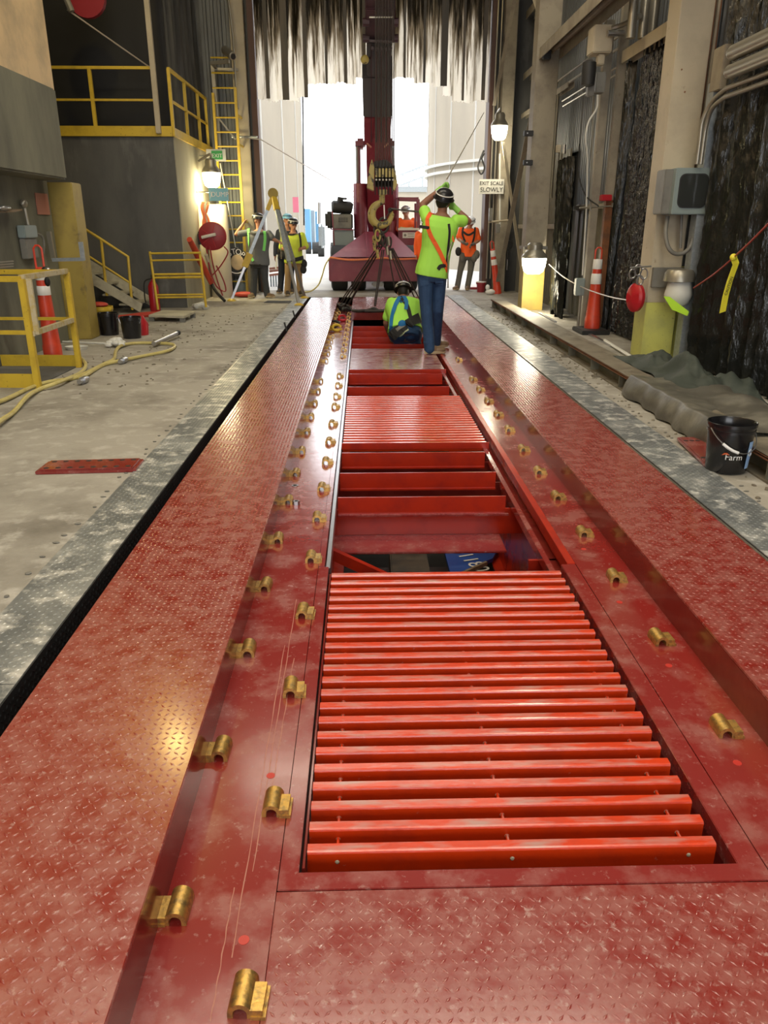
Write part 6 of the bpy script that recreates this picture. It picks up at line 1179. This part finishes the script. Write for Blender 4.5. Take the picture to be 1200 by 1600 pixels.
ribbon('harness_strap', [P(625, 462, 10.7), P(636, 478, 10.5), P(641, 495, 10.5), P(646, 505, 10.5)], .055, sbv, 'webbing', so, off=.009); MB().ell(sbv.find_nearest(P(630, 478, 10.5))[0], (.06, .03, .06)).build('harness_pad', 'webbingbl', so, smooth=True)
ribbon('harness_strap', [P(631, 464, 10.6), P(635, 472, 10.5), P(634, 484, 10.5)], .05, sbv, 'webbingbl', so, off=.012)
def disc(x, y): r = sbv.find_nearest(P(x, y, 10.5)); return r[0]
ribbon('waist_belt', [P(612, 526, 10.6), P(625, 515, 10.5), P(640, 505, 10.5), P(655, 497, 10.6)], .14, (sbv, pbv), 'webbing', so, off=.012); ribbon('reflective_stripe', [P(624, 524, 10.55), P(630, 520, 10.5), P(638, 515, 10.5)], .022, (sbv, pbv), 'reflect', so, off=.02); ribbon('belt_panel', [P(620, 516, 10.5), P(628, 511, 10.5), P(635, 507, 10.5)], .05, (sbv, pbv), 'greyside', so, off=.019)
# left worker grey shirt
Y0 = 16.75
J = dict(hd=P(403, 345, Y0), sL=P(390, 363, Y0), sR=P(420, 365, Y0-.02), eL=P(369, 366, Y0), wL=P(380, 350, Y0), eR=P(427, 374, Y0-.1), wR=P(436, 378, Y0-.12),
         hL=P(398, 410, Y0), hR=P(412, 410, Y0), kL=P(397, 437, Y0), kR=P(414, 437, Y0-.05), aL=P(396, 458, Y0), aR=P(417, 457, Y0), tL=P(392, 463, Y0-.1), tR=P(424, 463, Y0-.06))
for q in ('tL', 'tR'): J[q].z = .045
for q in ('aL', 'aR'): J[q].z = .10
pt_, sbv, pbv, so, po, HR = person('worker in grey shirt and green harness straps beside the tripod, arm raised', J, (.8, -.55, -.1), 'hatblack', shirt='greyshirt', pants='darkpants', vox=.013, S=.98, bulk=1.12, sleeve=.7)
for pts in ([(388, 355), (389, 375), (390, 395), (396, 408)], [(412, 357), (414, 372), (412, 392)]): ribbon('harness_strap', [P(x, y, Y0-.35) for x, y in pts], .055, sbv, 'webbinggr', so, off=.008)
ribbon('harness_strap', [P(390, 364, Y0-.3), P(400, 366, Y0-.3), P(412, 365, Y0-.3)], .04, sbv, 'webbing', so, off=.008); ribbon('tool_belt', [P(389, 412, Y0-.3), P(402, 415, Y0-.3), P(416, 412, Y0-.3)], .05, pbv, 'webbing', so, off=.012)
# lime worker left
Y0 = 17.3
J = dict(hd=P(458, 352, Y0), sL=P(444, 368, Y0), sR=P(472, 368, Y0), eL=P(440, 387, Y0-.05), wL=P(450, 392, Y0-.22), eR=P(478, 386, Y0-.03), wR=P(470, 389, Y0-.22),
         hL=P(452, 408, Y0), hR=P(466, 408, Y0), kL=P(450, 433, Y0), kR=P(467, 433, Y0), aL=P(449, 455, Y0), aR=P(469, 454, Y0), tL=P(450, 460, Y0-.15), tR=P(471, 458, Y0-.13))
for q in ('tL', 'tR'): J[q].z = .045
for q in ('aL', 'aR'): J[q].z = .10
pt_, sbv, pbv, so, po, HR = person('worker in yellow-green shirt and khaki trousers standing behind the tripod legs', J, (.35, -.9, -.15), 'hatblack', shirt='yellowshirt', pants='khaki', boot='bootdark', vox=.013, S=.98, bulk=1.05, sleeve=.95, hairlen=.08)
for pts in ([(446, 362), (448, 378), (447, 392)], [(466, 360), (469, 374), (470, 392)]): ribbon('harness_strap', [P(x, y, Y0-.4) for x, y in pts], .045, sbv, 'webbing', so, off=.008)
ribbon('harness_strap', [P(447, 366, Y0-.4), P(457, 367, Y0-.4), P(467, 364, Y0-.4)], .045, sbv, 'webbing', so, off=.008); ribbon('tool_belt', [P(444, 402, Y0-.3), P(459, 406, Y0-.3), P(475, 402, Y0-.3)], .08, sbv, 'webbing', so, off=.012)
for (x, y) in ((475, 412), (474, 421), (443, 398)): MB().ell(P(x, y, Y0-.05), (.07, .06, .09)).build('tool_pouch', 'webbing', so, smooth=True)
# navy worker with blue hat
Y0 = 17.9
J = dict(hd=P(449, 345, Y0), sL=P(436, 363, Y0), sR=P(460, 363, Y0), eL=P(431, 384, Y0), wL=P(430, 400, Y0-.05), eR=P(464, 383, Y0), wR=P(464, 400, Y0),
         hL=P(441, 402, Y0), hR=P(454, 402, Y0), kL=P(440, 427, Y0), kR=P(455, 427, Y0), aL=P(438, 446, Y0), aR=P(455, 446, Y0), tL=P(435, 452, Y0-.13), tR=P(456, 452, Y0-.13))
for q in ('tL', 'tR'): J[q].z = .045
for q in ('aL', 'aR'): J[q].z = .10
pt_, sbv, pbv, so, po, HR = person('worker in dark navy clothes and light blue hard hat, half hidden behind another', J, (.2, -.95, 0), 'hatblue', shirt='navy', pants='navy', boot='bootdark', vox=.014, S=.98, longsleeve=True)
for (x, y) in ((437, 392), (440, 400), (443, 390)): MB().ell(P(x, y, Y0-.2), (.06, .05, .07)).build('tool_pouch', 'webbing', so, smooth=True)
MB().bar(P(433, 398, Y0-.2), P(431, 420, Y0-.2), .03, .02).build('paper_roll', 'white', so)
# orange worker right
Y0 = 18.75
J = dict(hd=P(735, 349, Y0), sL=P(721, 359, Y0), sR=P(744, 360, Y0), eL=P(716, 373, Y0-.03), wL=P(724, 379, Y0-.22), eR=P(748, 376, Y0-.03), wR=P(738, 382, Y0-.22),
         hL=P(725, 398, Y0), hR=P(738, 398, Y0), kL=P(719, 424, Y0), kR=P(735, 424, Y0), aL=P(715, 446, Y0), aR=P(731, 446, Y0), tL=P(710, 450, Y0-.12), tR=P(730, 452, Y0-.15))
for q in ('tL', 'tR'): J[q].z = .045
for q in ('aL', 'aR'): J[q].z = .10
pt_, sbv, pbv, so, po, HR = person('worker in orange shirt with tool belt standing by the right door jamb', J, (-.2, -.9, -.35), 'hatwhite', shirt='orangeshirt', pants='greypants', vox=.013, S=.98, gloves='glovegrey', sleeve=.8)
for pts in ([(724, 354), (723, 366), (727, 378)], [(742, 354), (741, 368), (738, 380)], [(723, 362), (732, 367), (742, 362)]): ribbon('harness_strap', [P(x, y, Y0-.4) for x, y in pts], .045, sbv, 'webbing', so, off=.008)
ribbon('tool_belt', [P(719, 392, Y0-.3), P(732, 394, Y0-.3), P(745, 391, Y0-.3)], .16, pbv, 'greypants', so, off=.02)
for (x, y, m) in ((716, 393, 'webbing'), (745, 398, 'greypants'), (741, 403, 'greypants'), (722, 402, 'greypants')): MB().ell(P(x, y, Y0-.12), (.07, .06, .10)).build('tool_pouch', m, so, smooth=True)
# crane operator
Y0 = 19.75
J = dict(hd=P(634, 332, Y0), sL=P(625, 345, Y0), sR=P(646, 345, Y0), eL=P(622, 358, Y0-.1), wL=P(630, 362, Y0-.3), eR=P(650, 357, Y0-.1), wR=P(646, 362, Y0-.3),
         hL=P(629, 376, Y0+.05), hR=P(641, 376, Y0+.05), kL=P(628, 378, Y0-.35), kR=P(643, 378, Y0-.35), aL=P(628, 395, Y0-.35), aR=P(643, 395, Y0-.35), tL=P(628, 400, Y0-.45), tR=P(643, 400, Y0-.45))
pt_, sbv, pbv, so, po, HR = person('crane operator in orange shirt and white hard hat seated in the crane cab', J, (-.1, -.95, -.2), 'hatwhite', shirt='orangeshirt', pants='greypants', vox=.014, S=1.0, longsleeve=True)
ribbon('reflective_stripe', [P(625, 356, Y0-.4), P(636, 357, Y0-.4), P(646, 356, Y0-.4)], .05, sbv, 'reflect', so, off=.008)
MB().box(P(626, 380, Y0).x, P(645, 380, Y0).x, Y0-.05, Y0+.3, P(630, 392, Y0).z, P(630, 380, Y0).z).build('cab_seat', 'black', cr, bevel=.03)
# helper in orange beside the cab, mostly hidden
Y0 = 17.9
J = dict(hd=P(664, 352, Y0), sL=P(653, 366, Y0), sR=P(675, 366, Y0), eL=P(650, 384, Y0), wL=P(650, 398, Y0-.05), eR=P(677, 384, Y0), wR=P(677, 398, Y0),
         hL=P(659, 402, Y0), hR=P(671, 402, Y0), kL=P(659, 427, Y0), kR=P(671, 427, Y0), aL=P(659, 446, Y0), aR=P(671, 446, Y0), tL=P(659, 452, Y0-.13), tR=P(672, 452, Y0-.13))
for q in ('tL', 'tR'): J[q].z = .045
for q in ('aL', 'aR'): J[q].z = .10
pt_, sbv, pbv, so, po, HR = person('worker in orange long sleeves almost hidden behind the standing lime shirt worker', J, (0, 1, 0), 'hatwhite', shirt='orangeshirt', pants='greypants', vox=.014, S=.95, longsleeve=True)
